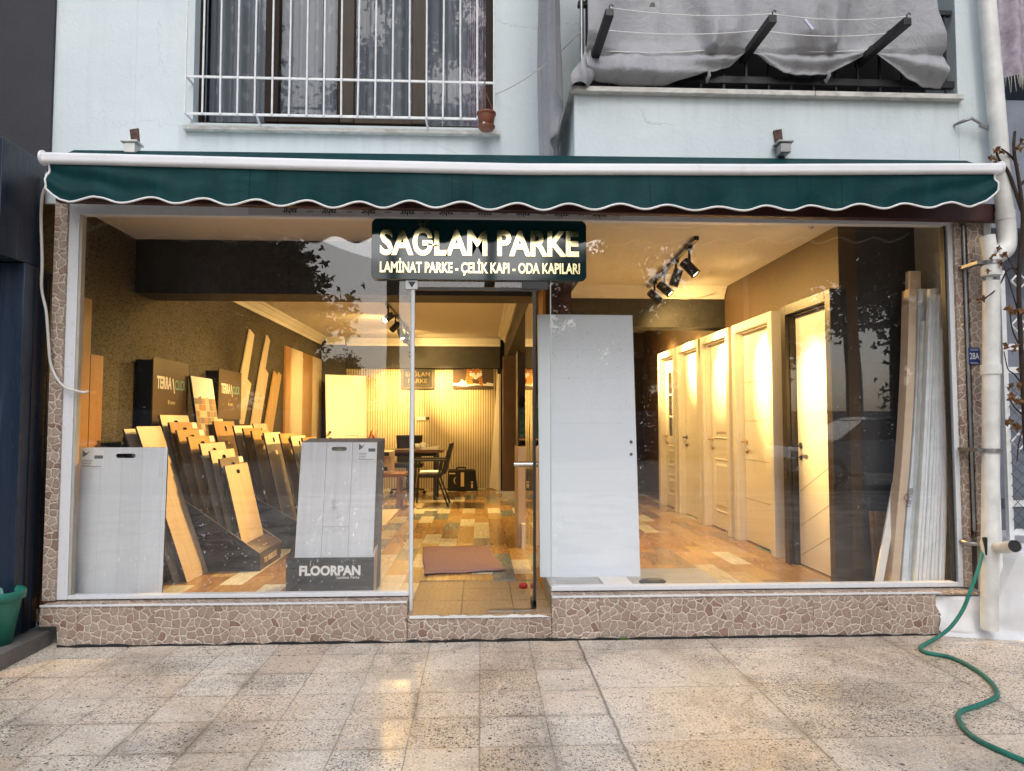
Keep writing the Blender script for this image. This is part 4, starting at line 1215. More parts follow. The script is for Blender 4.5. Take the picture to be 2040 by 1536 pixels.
# gate
gt = thing('metal_gate', 'white metal bar gate with diamond ornaments and chain link at the right edge', 'gate', (3.8, .1, .4))
GY = .10
gb = MB()
gxl = at(2003, 800, Y=GY).x
gz0, gz1_ = at(2010, 1075, Y=GY).z, at(2010, 540, Y=GY).z
for x in (gxl, gxl + .30, gxl + .60, gxl + .9, gxl + 1.2): gb.box(x - .016, x + .016, GY - .016, GY + .016, gz0, gz1_)
for py in (691, 737, 1003, 1060):
    z = at(2015, py, Y=GY).z; gb.box(gxl + .017, gxl + 1.19, GY - .012, GY + .012, z - .02, z + .02)
gb.build('frame', M['grille'], gt)
for py in (560, 648, 805, 880):
    for k in range(4):
        di = MB()
        c = at(2030, py, Y=GY - .02); cx = c.x + k * .30
        r = .055
        di.tube([(cx - r, GY - .02, c.z), (cx, GY - .02, c.z + r), (cx + r, GY - .02, c.z), (cx, GY - .02, c.z - r), (cx - r, GY - .02, c.z)], .007, 6)
        di.build('ornament', M['grille'], gt)
ch = MB()
z0c, z1c = at(2010, 1055, Y=GY).z, at(2010, 760, Y=GY).z
step = .075
k = -18
while k < 22:
    xs = gxl + k * step
    for sgn in (1, -1):
        pts = []
        h = z1c - z0c
        xa, xb = xs, xs + sgn * h
        lo, hi = gxl, gxl + 1.2
        def clip(xq): return (xq - xa) / (xb - xa)
        t0 = max(0, min(1, min(clip(lo), clip(hi)))); t1 = max(0, min(1, max(clip(lo), clip(hi))))
        if t1 - t0 > .02:
            ch.tube([(xa + (xb - xa) * t0, GY - .03 - .003 * sgn, z0c + h * t0), (xa + (xb - xa) * t1, GY - .03 - .003 * sgn, z0c + h * t1)], .0022, 4)
    k += 1
ch.build('chain_link', M['wire'], gt)
bt = MB().box(gxl - .02, gxl + 1.25, GY + .02, GY + .05, at(2015, 1000, Y=GY).z - .05, at(2015, 1000, Y=GY).z + .02)
bt.build('sheet_panel', M['neighbour_grey'], gt)
# drain stub
pq = at(2000, 1092, Y=-.32); pe = at(2022, 1088, Y=-.46)
dsm = MB().tube([(pq.x, -.16, pq.z + .0), pq, pe], .036, 18, caps=False)
dr = dsm.build('drain_stub', M['plastic_pipe'])
tag(dr, 'short open white drain pipe poking out above the white plaster base', 'pipe')
MB().tube([pe + (pq - pe) * .05, pe + (pq - pe) * .3], .034, 18).build('bore', M['pipe_inside'], dr)
MB().box(pq.x - .06, pq.x + .03, -.25, -.21, pq.z - .06, pq.z + .055).build('flange', M['black_metal'], dr, bevel=.008)
# house number plate
n0, n1 = at(1930, 692, Y=PYF - .028), at(1953.5, 727, Y=PYF - .028)
hn = MB().box(n0.x, n1.x, PYF - .026, PYF - .021, n1.z, n0.z).build('house_number', M['blue_plate'], bevel=.002)
tag(hn, 'small blue house number plate 28A on the right tiled pier', 'number plate')
m = MB(); fit_text(m, '28A', n0.x + .006, n1.x - .006, n1.z + (n0.z - n1.z) * .33, (n0.z - n1.z) * .38, PYF - .0265, .0005, .01)
m.box(n0.x + .008, n1.x - .008, PYF - .0268, PYF - .0262, n0.z - .012, n0.z - .010).box(n0.x + .012, n1.x - .012, PYF - .0268, PYF - .0262, n0.z - .020, n0.z - .018)
m.box(n0.x + .012, n1.x - .012, PYF - .0268, PYF - .0262, n1.z + .008, n1.z + .010).box(n0.x + .008, n1.x - .02, PYF - .0268, PYF - .0262, n1.z + .015, n1.z + .017)
m.build('numeral', M['white_print'], hn, recalc=False)
# tap
tpz = at(1935, 1082, Y=-.1)
tap = thing('tap', 'small weathered metal water tap low on the right tiled pier', 'tap', (tpz.x, -.1, tpz.z))
MB().tube([(tpz.x - .02, -.04, tpz.z), (tpz.x - .02, -.11, tpz.z), (tpz.x + .02, -.13, tpz.z - .002), (tpz.x + .07, -.14, tpz.z - .015)], [.016, .016, .012, .013], 12).build('spout', M['steel'], tap)
MB().tube([(tpz.x - .02, -.10, tpz.z), (tpz.x - .02, -.10, tpz.z + .025)], .007, 8).box(tpz.x - .04, tpz.x + .005, -.108, -.092, tpz.z + .024, tpz.z + .031).build('handle', M['steel'], tap)
# hose
hp = [at(1958, 1094, Y=-.20), at(1950, 1130, Y=-.26), at(1934, 1175, Y=-.27), at(1918, 1215, Y=-.27), at(1893, 1250, Y=-.265), at(1864, 1272, Y=-.25)]
for x, y in ((1838, 1286), (1834, 1293), (1848, 1301), (1895, 1310), (1940, 1332), (1975, 1360), (1987, 1382), (1976, 1394), (1940, 1408), (1917, 1416), (1909, 1428), (1921, 1452), (1955, 1478), (2040, 1516), (2100, 1540)):
    hp.append(at(x, y, Z=GZ + .011))
tag(MB().tube(smooth(hp, 6), .0115, 10).build('garden_hose', M['hose']), 'green garden hose winding from the tap across the terrazzo pavement', 'hose')
# vine
vn = thing('vine', 'leafless climbing vine with a few dry brown leaves round the white downpipe', 'vine', (3.5, -.2, .4))
def P_(x, y, yy=-.27): return at(x, y, Y=yy)
stems = [([(2045, 900), (2035, 700), (2030, 560), (2038, 440), (2030, 360), (2020, 300), (2022, 262)], .016),
         ([(2036, 420), (2010, 345), (1990, 318), (1985, 300)], .012),
         ([(2030, 370), (2055, 350)], .012), ([(2028, 330), (2015, 312), (2000, 300), (1994, 296)], .008),
         ([(2034, 540), (2010, 535), (1990, 570), (1968, 590), (1950, 598)], .006), ([(2032, 560), (2012, 520), (2002, 505)], .005),
         ([(2034, 640), (2022, 600), (2010, 560), (2000, 530)], .005), ([(2038, 700), (2018, 660), (2012, 620)], .006),
         ([(2040, 770), (2020, 745), (2008, 735), (2000, 700)], .005), ([(2042, 830), (2020, 810), (2010, 790)], .006), ([(2040, 850), (2030, 880), (2026, 920)], .005)]
sm2 = MB()
for pts, r in stems:
    q = smooth([P_(x, y, -.27 - .02 * math.sin(x)) for x, y in pts], 4)
    sm2.tube(q, [r * (1 - .5 * i / len(q)) for i in range(len(q))], 7)
sm2.build('stem', M['bark'], vn)
lf = MB()
random.seed(3)
for (x, y, sz) in [(1958, 594, .05), (1948, 600, .04), (1994, 525, .05), (2000, 507, .04), (1978, 512, .045), (2010, 615, .06), (2018, 622, .05), (1990, 495, .04), (1985, 298, .05), (1995, 303, .04), (1975, 315, .05), (1983, 322, .05), (2030, 296, .06), (2036, 283, .05), (2004, 690, .05), (2022, 690, .05), (2030, 770, .07), (2015, 790, .06), (2030, 800, .06), (2010, 840, .06), (2025, 850, .06), (2020, 700, .04), (2036, 620, .05), (1968, 540, .035), (2028, 740, .05), (2012, 770, .05)]:
    c = P_(x, y, -.29)
    rot = Euler((random.uniform(-1, 1), random.uniform(-1, 1), random.uniform(0, 6))).to_matrix()
    out = []
    for k in range(11):
        a = 2 * PI * k / 11; r = sz * (.5 if k % 2 else random.uniform(.75, 1.05)) * .62
        out.append(c + rot @ Vector((r * math.cos(a), .012 * math.sin(3 * a), r * math.sin(a))))
    n0_ = len(lf.v); lf.add(out + [c + rot @ Vector((0, .012, 0))], [(k, (k + 1) % 11, 11) for k in range(11)])
lf.build('dry_leaves', M['dry_leaf'], vn, recalc=False)
# ================================================================== THINGS INSIDE THE SHOP
def text_on(mb, body, Mx, width, cap, ex=.0008, off=.02, align='L'):
    """lettering of given width and capital height, baseline start at Mx's origin"""
    size = cap / .727
    t = MB().text(body, size, Matrix(), ex, off * size)
    lo = min(v[0] for v in t.v); hi = max(v[0] for v in t.v)
    s = width / (hi - lo); n = len(mb.v)
    for v in t.v: mb.v.append(tuple(Mx @ Vector(((v[0] - lo) * s, v[1], v[2]))))
    for f in t.f: mb.f.append([i + n for i in f]); mb.sm.append(False)
LOC_XZ = Matrix.Rotation(R(90), 4, 'X')                  # text plane -> local XZ facing -Y
def onX(x, y, z):                                        # text plane -> wall that faces +X
    return Matrix(((0, 0, 1, x), (1, 0, 0, y), (0, 1, 0, z), (0, 0, 0, 1)))
def slot(cx, cz, hw, hh, y=0, n=5):
    pts = []
    for (sx, a0) in ((1, -90), (-1, 90)):
        for k in range(n + 1):
            a = R(a0 + 180 * k / n); pts.append((cx + sx * (hw - hh) + hh * math.cos(a), y, cz + hh * math.sin(a)))
    return pts
def board(label, w, h, t, mat, mtx, hole=None, stick=None, group='flooring sample boards', name='sample_board', back='board_edge'):
    outer = [(0, 0, 0), (w, 0, 0), (w, 0, h), (0, 0, h)]
    ho = [slot(*hole)] if hole else []
    o = MB().plate(outer, ho, (0, t, 0)).build(name, M[back], local=True, loc=(0, 0, 0))
    o.matrix_world = mtx
    tag(o, label, 'sample board', group)
    eo = [(.001, -.0015, .001), (w - .001, -.0015, .001), (w - .001, -.0015, h - .001), (.001, -.0015, h - .001)]
    eh = [[(p[0], -.0015, p[2]) for p in slot(*hole)]] if hole else []
    MB().plate(eo, eh, (0, .0013, 0)).build('face', mat, o, local=True)
    if stick:
        x, z, sw, sh_, full = stick
        s = MB().box(x, x + sw, -.003, -.0016, z, z + sh_).build('sticker', M['sticker'], o, local=True)
        if full:
            pr_ = MB()
            pr_.box(x + sw * .58, x + sw * .98, -.0036, -.0031, z + sh_ * .5, z + sh_ * .68)
            for q in range(4): pr_.box(x + sw * .03, x + sw * (.5 - .03 * q), -.0036, -.0031, z + sh_ * (.40 - .09 * q), z + sh_ * (.425 - .09 * q))
            random.seed(4)
            for q in range(9): pr_.box(x + sw * (.05 + .1 * q), x + sw * (.05 + .1 * q + .06), -.0036, -.0031, z + sh_ * .04, z + sh_ * .09)
            pr_.add([(x + sw * .03, -.0034, z + sh_ * .97), (x + sw * .2, -.0034, z + sh_ * .80), (x + sw * .36, -.0034, z + sh_ * .93), (x + sw * .22, -.0034, z + sh_ * .70), (x + sw * .03, -.0034, z + sh_ * .58)], [(0, 1, 3, 4), (1, 2, 3)])
            pr_.build('lettering', M['film_dark'], s, local=True, recalc=False)
    return o
def mtx_at(p, rz=0, lean=0): return Matrix.Translation(p) @ Matrix.Rotation(rz, 4, 'Z') @ Matrix.Rotation(-lean, 4, 'X')

# --- pale grey board right behind the left window
p = at(146, 1184, Y=.11); pr2 = at(323, 1177, Y=.11)
w_ = pr2.x - p.x
tp = at(240, 891, Y=.14)
lean = math.atan2(.03, tp.z - FZ)
board('large pale grey oak sample board with a handle slot, leaning just behind the left window', w_, (tp.z - FZ) / math.cos(lean), .012, M['oak_grey'], mtx_at(Vector((p.x, .11, FZ)), 0, lean), (w_ * .52, (tp.z - FZ) / math.cos(lean) - .055, .062, .014), (.012, (tp.z - FZ) / math.cos(lean) - .13, .135, .115, True))
# --- light boards leaning beside it
pa, pb = at(371, 1162, Z=FZ), at(416, 1139, Z=FZ)
x0_ = (pa.x + pb.x) / 2; y0_ = pa.y; wB = pb.y - pa.y
tl = at(271, 850, Y=y0_)
ln = math.atan2(x0_ - tl.x, tl.z - FZ); hB = (tl.z - FZ) / math.cos(ln)
for k, (nm, mt, dxx, dh, dy) in enumerate((('light oak plank board leaning foremost of the three beside the grey sample board', 'oak_light', 0, 0, 0), ('second light oak board, partly covered, leaning behind the foremost plank board', 'oak_light', -.085, -.02, -.02), ('narrow dark walnut board at the back of the leaning boards, next to the grey one', 'walnut', -.17, -.5, -.03))):
    board(nm, wB, hB + dh, .012, M[mt], mtx_at(Vector((x0_ + dxx, y0_ + dy, FZ + .002)), R(90), ln), None, None)
# --- brown planks against the left wall
for (xa, xb, yt, L) in ((146, 177, 590, 'tall orange brown plank standing in the left corner of the shop window'), (178, 203, 707, 'shorter orange brown plank beside the tall one in the left window corner')):
    ya, yb = at(xa, 800, X=XL + .03).y, at(xb, 800, X=XL + .03).y
    zt = at((xa + xb) / 2, yt, X=XL + .03).z
    board(L, yb - ya, zt - FZ, .012, M['orange_wood'], mtx_at(Vector((XL + .03, ya, FZ)), R(90), 0), None, None, 'planks standing in the window corner')

# --- cardboard racks with sample boards stepping up
def rack(nm, label, xf, xb_, ya, yb, zf, zs, mat):
    t = thing(nm, label, 'display rack', ((xf + xb_) / 2, ya, FZ))
    for y, q in ((ya, 0), (yb, 1)):
        MB().prism([(xf, y, FZ + .001), (xf, y, FZ + zf), (xb_, y, zs), (xb_, y, FZ + .001)], (0, .012, 0)).build('side_panel', mat, t)
        MB().tube([(xf, y + .006, FZ + zf), (xb_, y + .006, zs)], .004, 6).build('edge', M['card_edge'], t)
    fp_ = MB().box(xf - .012, xf, ya + .0125, yb - .0005, FZ + .001, FZ + zf - .002).build('front_panel', M['card_brown'], t)
    MB().hexa([(xf - .13, ya + .013, FZ + zf + .07), (xf - .012, ya + .013, FZ + zf - .001), (xf - .012, yb - .001, FZ + zf - .001), (xf - .13, yb - .001, FZ + zf + .07), (xf - .13, ya + .013, FZ + zf + .074), (xf - .008, ya + .013, FZ + zf + .002), (xf - .008, yb - .001, FZ + zf + .002), (xf - .13, yb - .001, FZ + zf + .074)]).build('top_flap', M['card_brown'], t)
    bk = MB()
    return t, fp_
yA, yA2 = at(518, 1138, Z=FZ).y, at(562, 1110, Z=FZ).y
xA = at(518, 1120, Y=yA).x
rA, fpA = rack('display_rack', 'navy cardboard display rack of stepped sample boards with a recycling mark on its flap', xA, -2.66, yA, yA2, .135, .94, M['card_navy'])
m = MB()
text_on(m, 'TILVERSESE', onX(xA + .0005, yA + .1, FZ + .045), .36, .045)
m.build('lettering', M['cream_print'], fpA, recalc=False)
m = MB()
for k in range(3):
    a = R(120 * k + 10); c, s = math.cos(a), math.sin(a)
    q = [(.012, .035), (.03, .022), (.045, .034), (.032, .05)]
    m.add([(xA - .065 + (c * u_ - s * v_) * .7, (yA + yA2) / 2 + (s * u_ + c * v_) * .8, FZ + .135 + .039 - (c * u_ - s * v_) * .7 * .6) for u_, v_ in q], [(0, 1, 2, 3)])
m.build('emblem', M['cream_print'], rA, recalc=False)
ordn = ['front', 'second from the front', 'third from the front', 'fourth from the front', 'fifth from the front', 'sixth from the front', 'seventh from the front', 'rearmost']
A = [(447.5, 928.5, 'oak_light', .80), (437, 914, 'walnut', .80), (418, 898, 'oak_cream', .8), (398, 884, 'oak_cream', .82), (374, 870, 'oak_amber', .85), (352, 856.5, 'oak_amber', .88), (336.5, 841, 'oak_honey', .92), (318, 826.5, 'oak_cream', .98)]
cn = {'oak_light': 'light oak', 'walnut': 'grey walnut', 'oak_cream': 'cream oak', 'oak_amber': 'amber oak', 'oak_honey': 'honey oak'}
lnA = R(13.7)
for i, (px, py, mt, h) in enumerate(A):
    tp = at(px, py, Y=yA + .03)
    base = Vector((tp.x + math.sin(lnA) * h, yA + .03, tp.z - math.cos(lnA) * h))
    board(cn[mt] + ' sample board, ' + ordn[i] + ' in the navy rack by the window', .54, h, .014, M[mt], mtx_at(base, R(90), lnA), (.27, h - .062, .042, .017), (.43, h - .055, .10, .05, False) if i in (1, 4, 5, 6) else None, 'sample boards in the navy cardboard rack')
rB, fpB = rack('display_rack', 'black cardboard display rack of stepped sample boards further back, behind the navy rack', -1.50, -2.66, 2.16, 2.76, .14, .95, M['card_dark'])
m = MB(); text_on(m, 'PARKE', onX(-1.4995, 2.3, FZ + .05), .3, .045); 
Bq = [(602, 872, 'oak_honey'), (578.6, 869, 'oak_cream'), (557, 864, 'oak_amber'), (525, 862, 'oak_cream'), (501, 858, 'oak_amber'), (484, 853, 'oak_honey'), (465, 848, 'oak_cream'), (425, 839, 'oak_honey'), (401, 834, 'oak_cream')]
ordn2 = ordn[:7] + ['eighth from the front', 'rearmost']
for i, (px, py, mt) in enumerate(Bq):
    tp = at(px, py, Y=2.2); h = 1.0
    h = min(1.0, (tp.z - FZ - .01) / math.cos(lnA))
    base = Vector((tp.x + math.sin(lnA) * h, 2.2, tp.z - math.cos(lnA) * h))
    board(cn[mt] + ' sample board, ' + ordn2[i] + ' in the black rack behind', .54, h, .014, M[mt], mtx_at(base, R(90), lnA), (.27, h - .075, .034, .026), None, 'sample boards in the black cardboard rack')
for (px, py, L) in ((446, 828, 'small cream sample board sticking up between the two header panels'), (505, 846, 'pale cream sample board at the foot of the jagged wall planks')):
    tp = at(px, py, Y=3.4)
    board(L, .5, .6, .014, M['oak_cream'], mtx_at(Vector((tp.x + .1, 3.4, tp.z - .58)), R(90), R(10)), (.25, .53, .04, .02), None, 'sample boards behind the racks')
# --- header panels of the flooring displays
def header(label, ya, yb, zt, zb, big):
    t = MB().box(XL + .002, -2.655, ya, yb, FZ, zt - .02).build('display_header', M['card_navy'])
    tag(t, label, 'display header', 'dark display headers on the left wall')
    f = MB().box(-2.6545, -2.645, ya, yb, zb, zt).build('front_panel', M['card_brown'], t)
    W = yb - ya
    m = MB(); text_on(m, 'TERRA', onX(-2.6445, ya + W * .10, zt - W * .36), W * .40, W * .15, .0008, .03)
    m.add([tuple(onX(-2.6440, ya, zt - W * .36) @ Vector(q)) for q in ((W * .515, W * .13, 0), (W * .545, W * .14, 0), (W * .60, -.05 * W, 0), (W * .575, -.05 * W, 0))], [(0, 1, 2, 3)])
    m.build('lettering', M['white_print'], f, recalc=False)
    m = MB(); text_on(m, 'CLICK', onX(-2.6445, ya + W * .60, zt - W * .36), W * .32, W * .13, .0008, .0)
    m.build('lettering', M['teal_print'], f, recalc=False)
    m = MB(); text_on(m, '8 mm' if big else '6 mm', onX(-2.6445, ya + W * .41, zt - W * .55), W * .20, W * .055, .0008, .0)
    m.build('lettering', M['cream_print'], f, recalc=False)
ya = at(305, 760, X=-2.645).y; yb = at(375, 760, X=-2.645).y
header('dark brown display header with large white lettering, nearest the window on the left wall', ya, yb, at(305, 711, X=-2.645).z, at(305, 845, X=-2.645).z, True)
ya = at(436, 760, X=-2.645).y; yb = at(481, 760, X=-2.645).y
header('second dark display header, behind the parquet picture board', ya, yb, at(436, 734, X=-2.645).z, at(436, 835, X=-2.645).z, False)
# picture board with a parquet photograph
ya, yb = at(382, 800, X=-2.6).y, at(425, 800, X=-2.6).y
zt = at(382, 748, X=-2.6).z
pb_ = MB().box(0, yb - ya, 0, .02, 0, .75).build('picture_board', M['black_metal'], local=True, loc=(0, 0, 0))
pb_.matrix_world = mtx_at(Vector((-2.50, ya, zt - .74)), R(90), R(9))
tag(pb_, 'display board printed with a picture of stacked parquet strips, between the two dark headers', 'display board')
W = yb - ya
pp = MB().box(.004, W - .004, -.002, -.0005, .004, .746).build('parquet_picture', M['sticker'], pb_, local=True)
m = {k: MB() for k in ('walnut', 'orange_wood', 'oak_honey', 'oak_light')}
random.seed(8)
for i in range(9):
    for j_ in range(6):
        k = random.choice(list(m))
        x = .006 + (W - .012) * j_ / 6; z = .01 + .54 * i / 9
        sk = random.uniform(-.01, .03)
        m[k].add([(x, -.0026, z), (x + (W - .012) / 6 - .002, -.0026, z), (x + (W - .012) / 6 - .002, -.0026, z + .058 + (sk if i == 8 else 0)), (x, -.0026, z + .058)], [(0, 1, 2, 3)])
for k in m: m[k].build('strip_print', M[k], pb_, local=True, recalc=False)
# --- zigzag cut planks on the left wall
def wallpoly(pts, mat, label, th=.014, cat='wall plank', grp='zigzag cut planks on the left wall'):
    q = [at(x, y, X=XL + .03) for x, y in pts]
    o = MB().prism(q, (-th, 0, 0)).build('wall_plank', mat)
    return tag(o, label, cat, grp)
wallpoly([(497.5, 655), (507, 667), (493, 755), (501, 765), (486, 845), (470, 845), (482, 736)], M['oak_cream'], 'cream plank with zigzag cut ends, nearest the window on the left wall')
wallpoly([(532, 667), (538, 678), (529, 734), (535, 744.5), (516, 862), (498, 862), (517.5, 737)], M['oak_light'], 'pale oak plank with a stepped edge, middle of the zigzag planks on the left wall')
wallpoly([(546, 739), (550, 742), (553, 748), (556, 741), (561, 748), (542, 868), (524, 868)], M['oak_amber'], 'amber plank with a jagged top, beside the panel of vertical boards')
# vertical board panel
bd = [568, 579, 602, 622, 640, 655]
pn = thing('plank_panel', 'panel of vertical boards in mixed wood tones at the far end of the left wall', 'wall panel', (XL + .03, at(610, 800, X=XL + .03).y, FZ))
for (a, b, mt) in zip(bd, bd[1:], ('orange_wood', 'oak_cream', 'oak_honey', 'oak_cream', 'oak_honey')):
    ya, yb = at(a, 800, X=XL + .03).y, min(at(b, 800, X=XL + .03).y, YB - .3)
    zt = at(568, 688, X=XL + .03).z
    if yb - ya < .03: continue
    MB().box(XL + .002, XL + .03, ya + .002, yb - .002, FZ + .001, zt).build('board', M[mt], pn)
# --- FLOORPAN stand
fy_ = .42
f0, f1 = at(569, 1176, Y=fy_), at(744, 1170, Y=fy_)
ft = at(650, 1111, Y=fy_).z
fs = thing('display_stand', 'dark cardboard floor stand holding a stack of grey oak boards behind the left window', 'display stand', ((f0.x + f1.x) / 2, fy_, FZ))
fpn = MB().box(f0.x, f1.x, fy_, fy_ + .012, FZ, ft).build('front_panel', M['card_dark'], fs, bevel=.002)
MB().prism([(f1.x - .012, fy_ + .0125, FZ), (f1.x - .012, fy_ + .0125, ft - .001), (f1.x - .012, fy_ + .36, ft + .12), (f1.x - .012, fy_ + .36, FZ)], (.012, 0, 0)).build('side_panel', M['pink_panel'], fs)
MB().prism([(f0.x, fy_ + .0125, FZ), (f0.x, fy_ + .0125, ft - .001), (f0.x, fy_ + .36, ft + .12), (f0.x, fy_ + .36, FZ)], (.012, 0, 0)).build('side_panel', M['card_dark'], fs)
m = MB()
a, b = at(596, 1146, Y=fy_), at(718, 1146, Y=fy_)
text_on(m, 'FLOORPAN', Matrix.Translation((a.x, fy_ - .0015, a.z)) @ LOC_XZ, b.x - a.x, at(650, 1127, Y=fy_).z - a.z, .001, .045)
a, b = at(671, 1153, Y=fy_), at(716, 1153, Y=fy_)
text_on(m, 'Laminat Parke', Matrix.Translation((a.x, fy_ - .0015, a.z)) @ LOC_XZ, b.x - a.x, .020, .001, .0)
m.build('lettering', M['white_print'], fpn, recalc=False)
tz = at(675, 882, Y=.66).z
pL, pR = at(601, 883, Y=.66), at(752, 881, Y=.66)
w_ = pR.x - pL.x; lean = math.atan2(.19, tz - FZ); hF = (tz - FZ) / math.cos(lean)
board('grey knotty oak board with a dark handle slot, front of the floor stand stack', w_, hF, .012, M['oak_knotty'], mtx_at(Vector((pL.x, .47, FZ + .004)), 0, lean), (w_ * .5, hF - .05, .055, .014), (w_ - .135, hF - .135, .125, .13, True), 'boards stacked in the dark floor stand')
fz = bpy.data.objects[-1] if False else None
for k in range(6):
    board(['second', 'third', 'fourth', 'fifth', 'sixth', 'rearmost'][k] + ' dark edged board of the stack in the dark floor stand', w_ + .003 * k, hF + .006 * (k % 2) + .004 * k, .012, M['walnut'], mtx_at(Vector((pL.x + .004 + .003 * k, .485 + .022 * k, FZ + .004)), 0, lean), None, None, 'boards stacked in the dark floor stand')
# plank seams of the knotty board are grooves on its face
kb_ = [o for o in bpy.data.objects if o.get('label', '').startswith('grey knotty')][0]
gm = MB()
for x in (w_ * .335, w_ * .675): gm.box(x - .001, x + .001, -.0022, -.0016, .02, hF - .001)
gm.box(w_ * .337, w_ * .673, -.0022, -.0016, hF * .42, hF * .42 + .002)
gm.build('seam', M['board_edge'], kb_, local=True)

# --- white door leaf leaning at the right window
ly = .36
a, b = at(1076, 1150, Y=ly), at(1276, 1150, Y=ly)
tl, tr_ = at(1071, 626, Y=ly + .10), at(1260, 628, Y=ly + .10)
wd_ = b.x - a.x; hd = (tl.z - a.z)
lf_ = MB().hexa([(a.x, ly, a.z), (b.x, ly, b.z), (b.x, ly + .04, b.z), (a.x, ly + .04, a.z), (tl.x, ly + .10, tl.z), (tr_.x, ly + .10, tr_.z), (tr_.x, ly + .14, tr_.z), (tl.x, ly + .14, tl.z)]).build('door_leaf', M['leaf_grey'], bevel=.002)
tag(lf_, 'plain pale grey white door leaf with two drilled holes, leaning inside the right window', 'door leaf')
hl = MB()
for py in (880, 905):
    c = at(1257, py, Y=ly + .05)
    hl.lathe([(0, 0), (.011, 0), (.011, .006), (0, .006)], Matrix.Translation((c.x, c.y - .001, c.z)) @ Matrix.Rotation(R(90), 4, 'X'), 16)
hl.build('lock_hole', M['walnut'], lf_)
gr = MB()
for fz_ in (.16, .40, .575, .75, .86):
    c0 = Vector((a.x + .12, 0, a.z + hd * fz_)); yy = ly + .10 * fz_
    gr.box(a.x + .10, b.x - .10, yy - .0012, yy + .001, c0.z, c0.z + .0025)
gr.build('groove', plain('soft_groove', (.68, .74, .80), .5), lf_)
# what it stands on, and small things on the sill
tag(bx(.452, 1.60, .05, .62, FZ, a.z - .001).build('display_ledge', plain('pale_grey_ledge_tile', (.36, .36, .35), .35, var=.2), bevel=.004), 'low pale grey ledge under the leaning white door leaf', 'ledge')
q = [at(1200, 1154, Y=.2), at(1242, 1154, Y=.2), at(1258, 1166, Y=.08), at(1206, 1166, Y=.08)]
tag(bx(at(1200, 1160, Y=.15).x, at(1256, 1160, Y=.15).x, .06, .30, a.z, a.z + .012).build('white_tile', M['paper'], bevel=.002), 'small white tile lying on the ledge at the foot of the door leaf', 'tile')
rgl = MB().lathe([(0, 0), (.055, 0), (.062, .012), (.05, .026), (0, .028)], Matrix.Translation((at(1300, 1160, Y=.15).x, .15, a.z)) @ Matrix.Diagonal((1.5, .8, 1, 1)), 18).build('folded_cloth', M['card_dark'])
tag(rgl, 'dark folded cloth lying on the ledge beside the white tile', 'cloth')

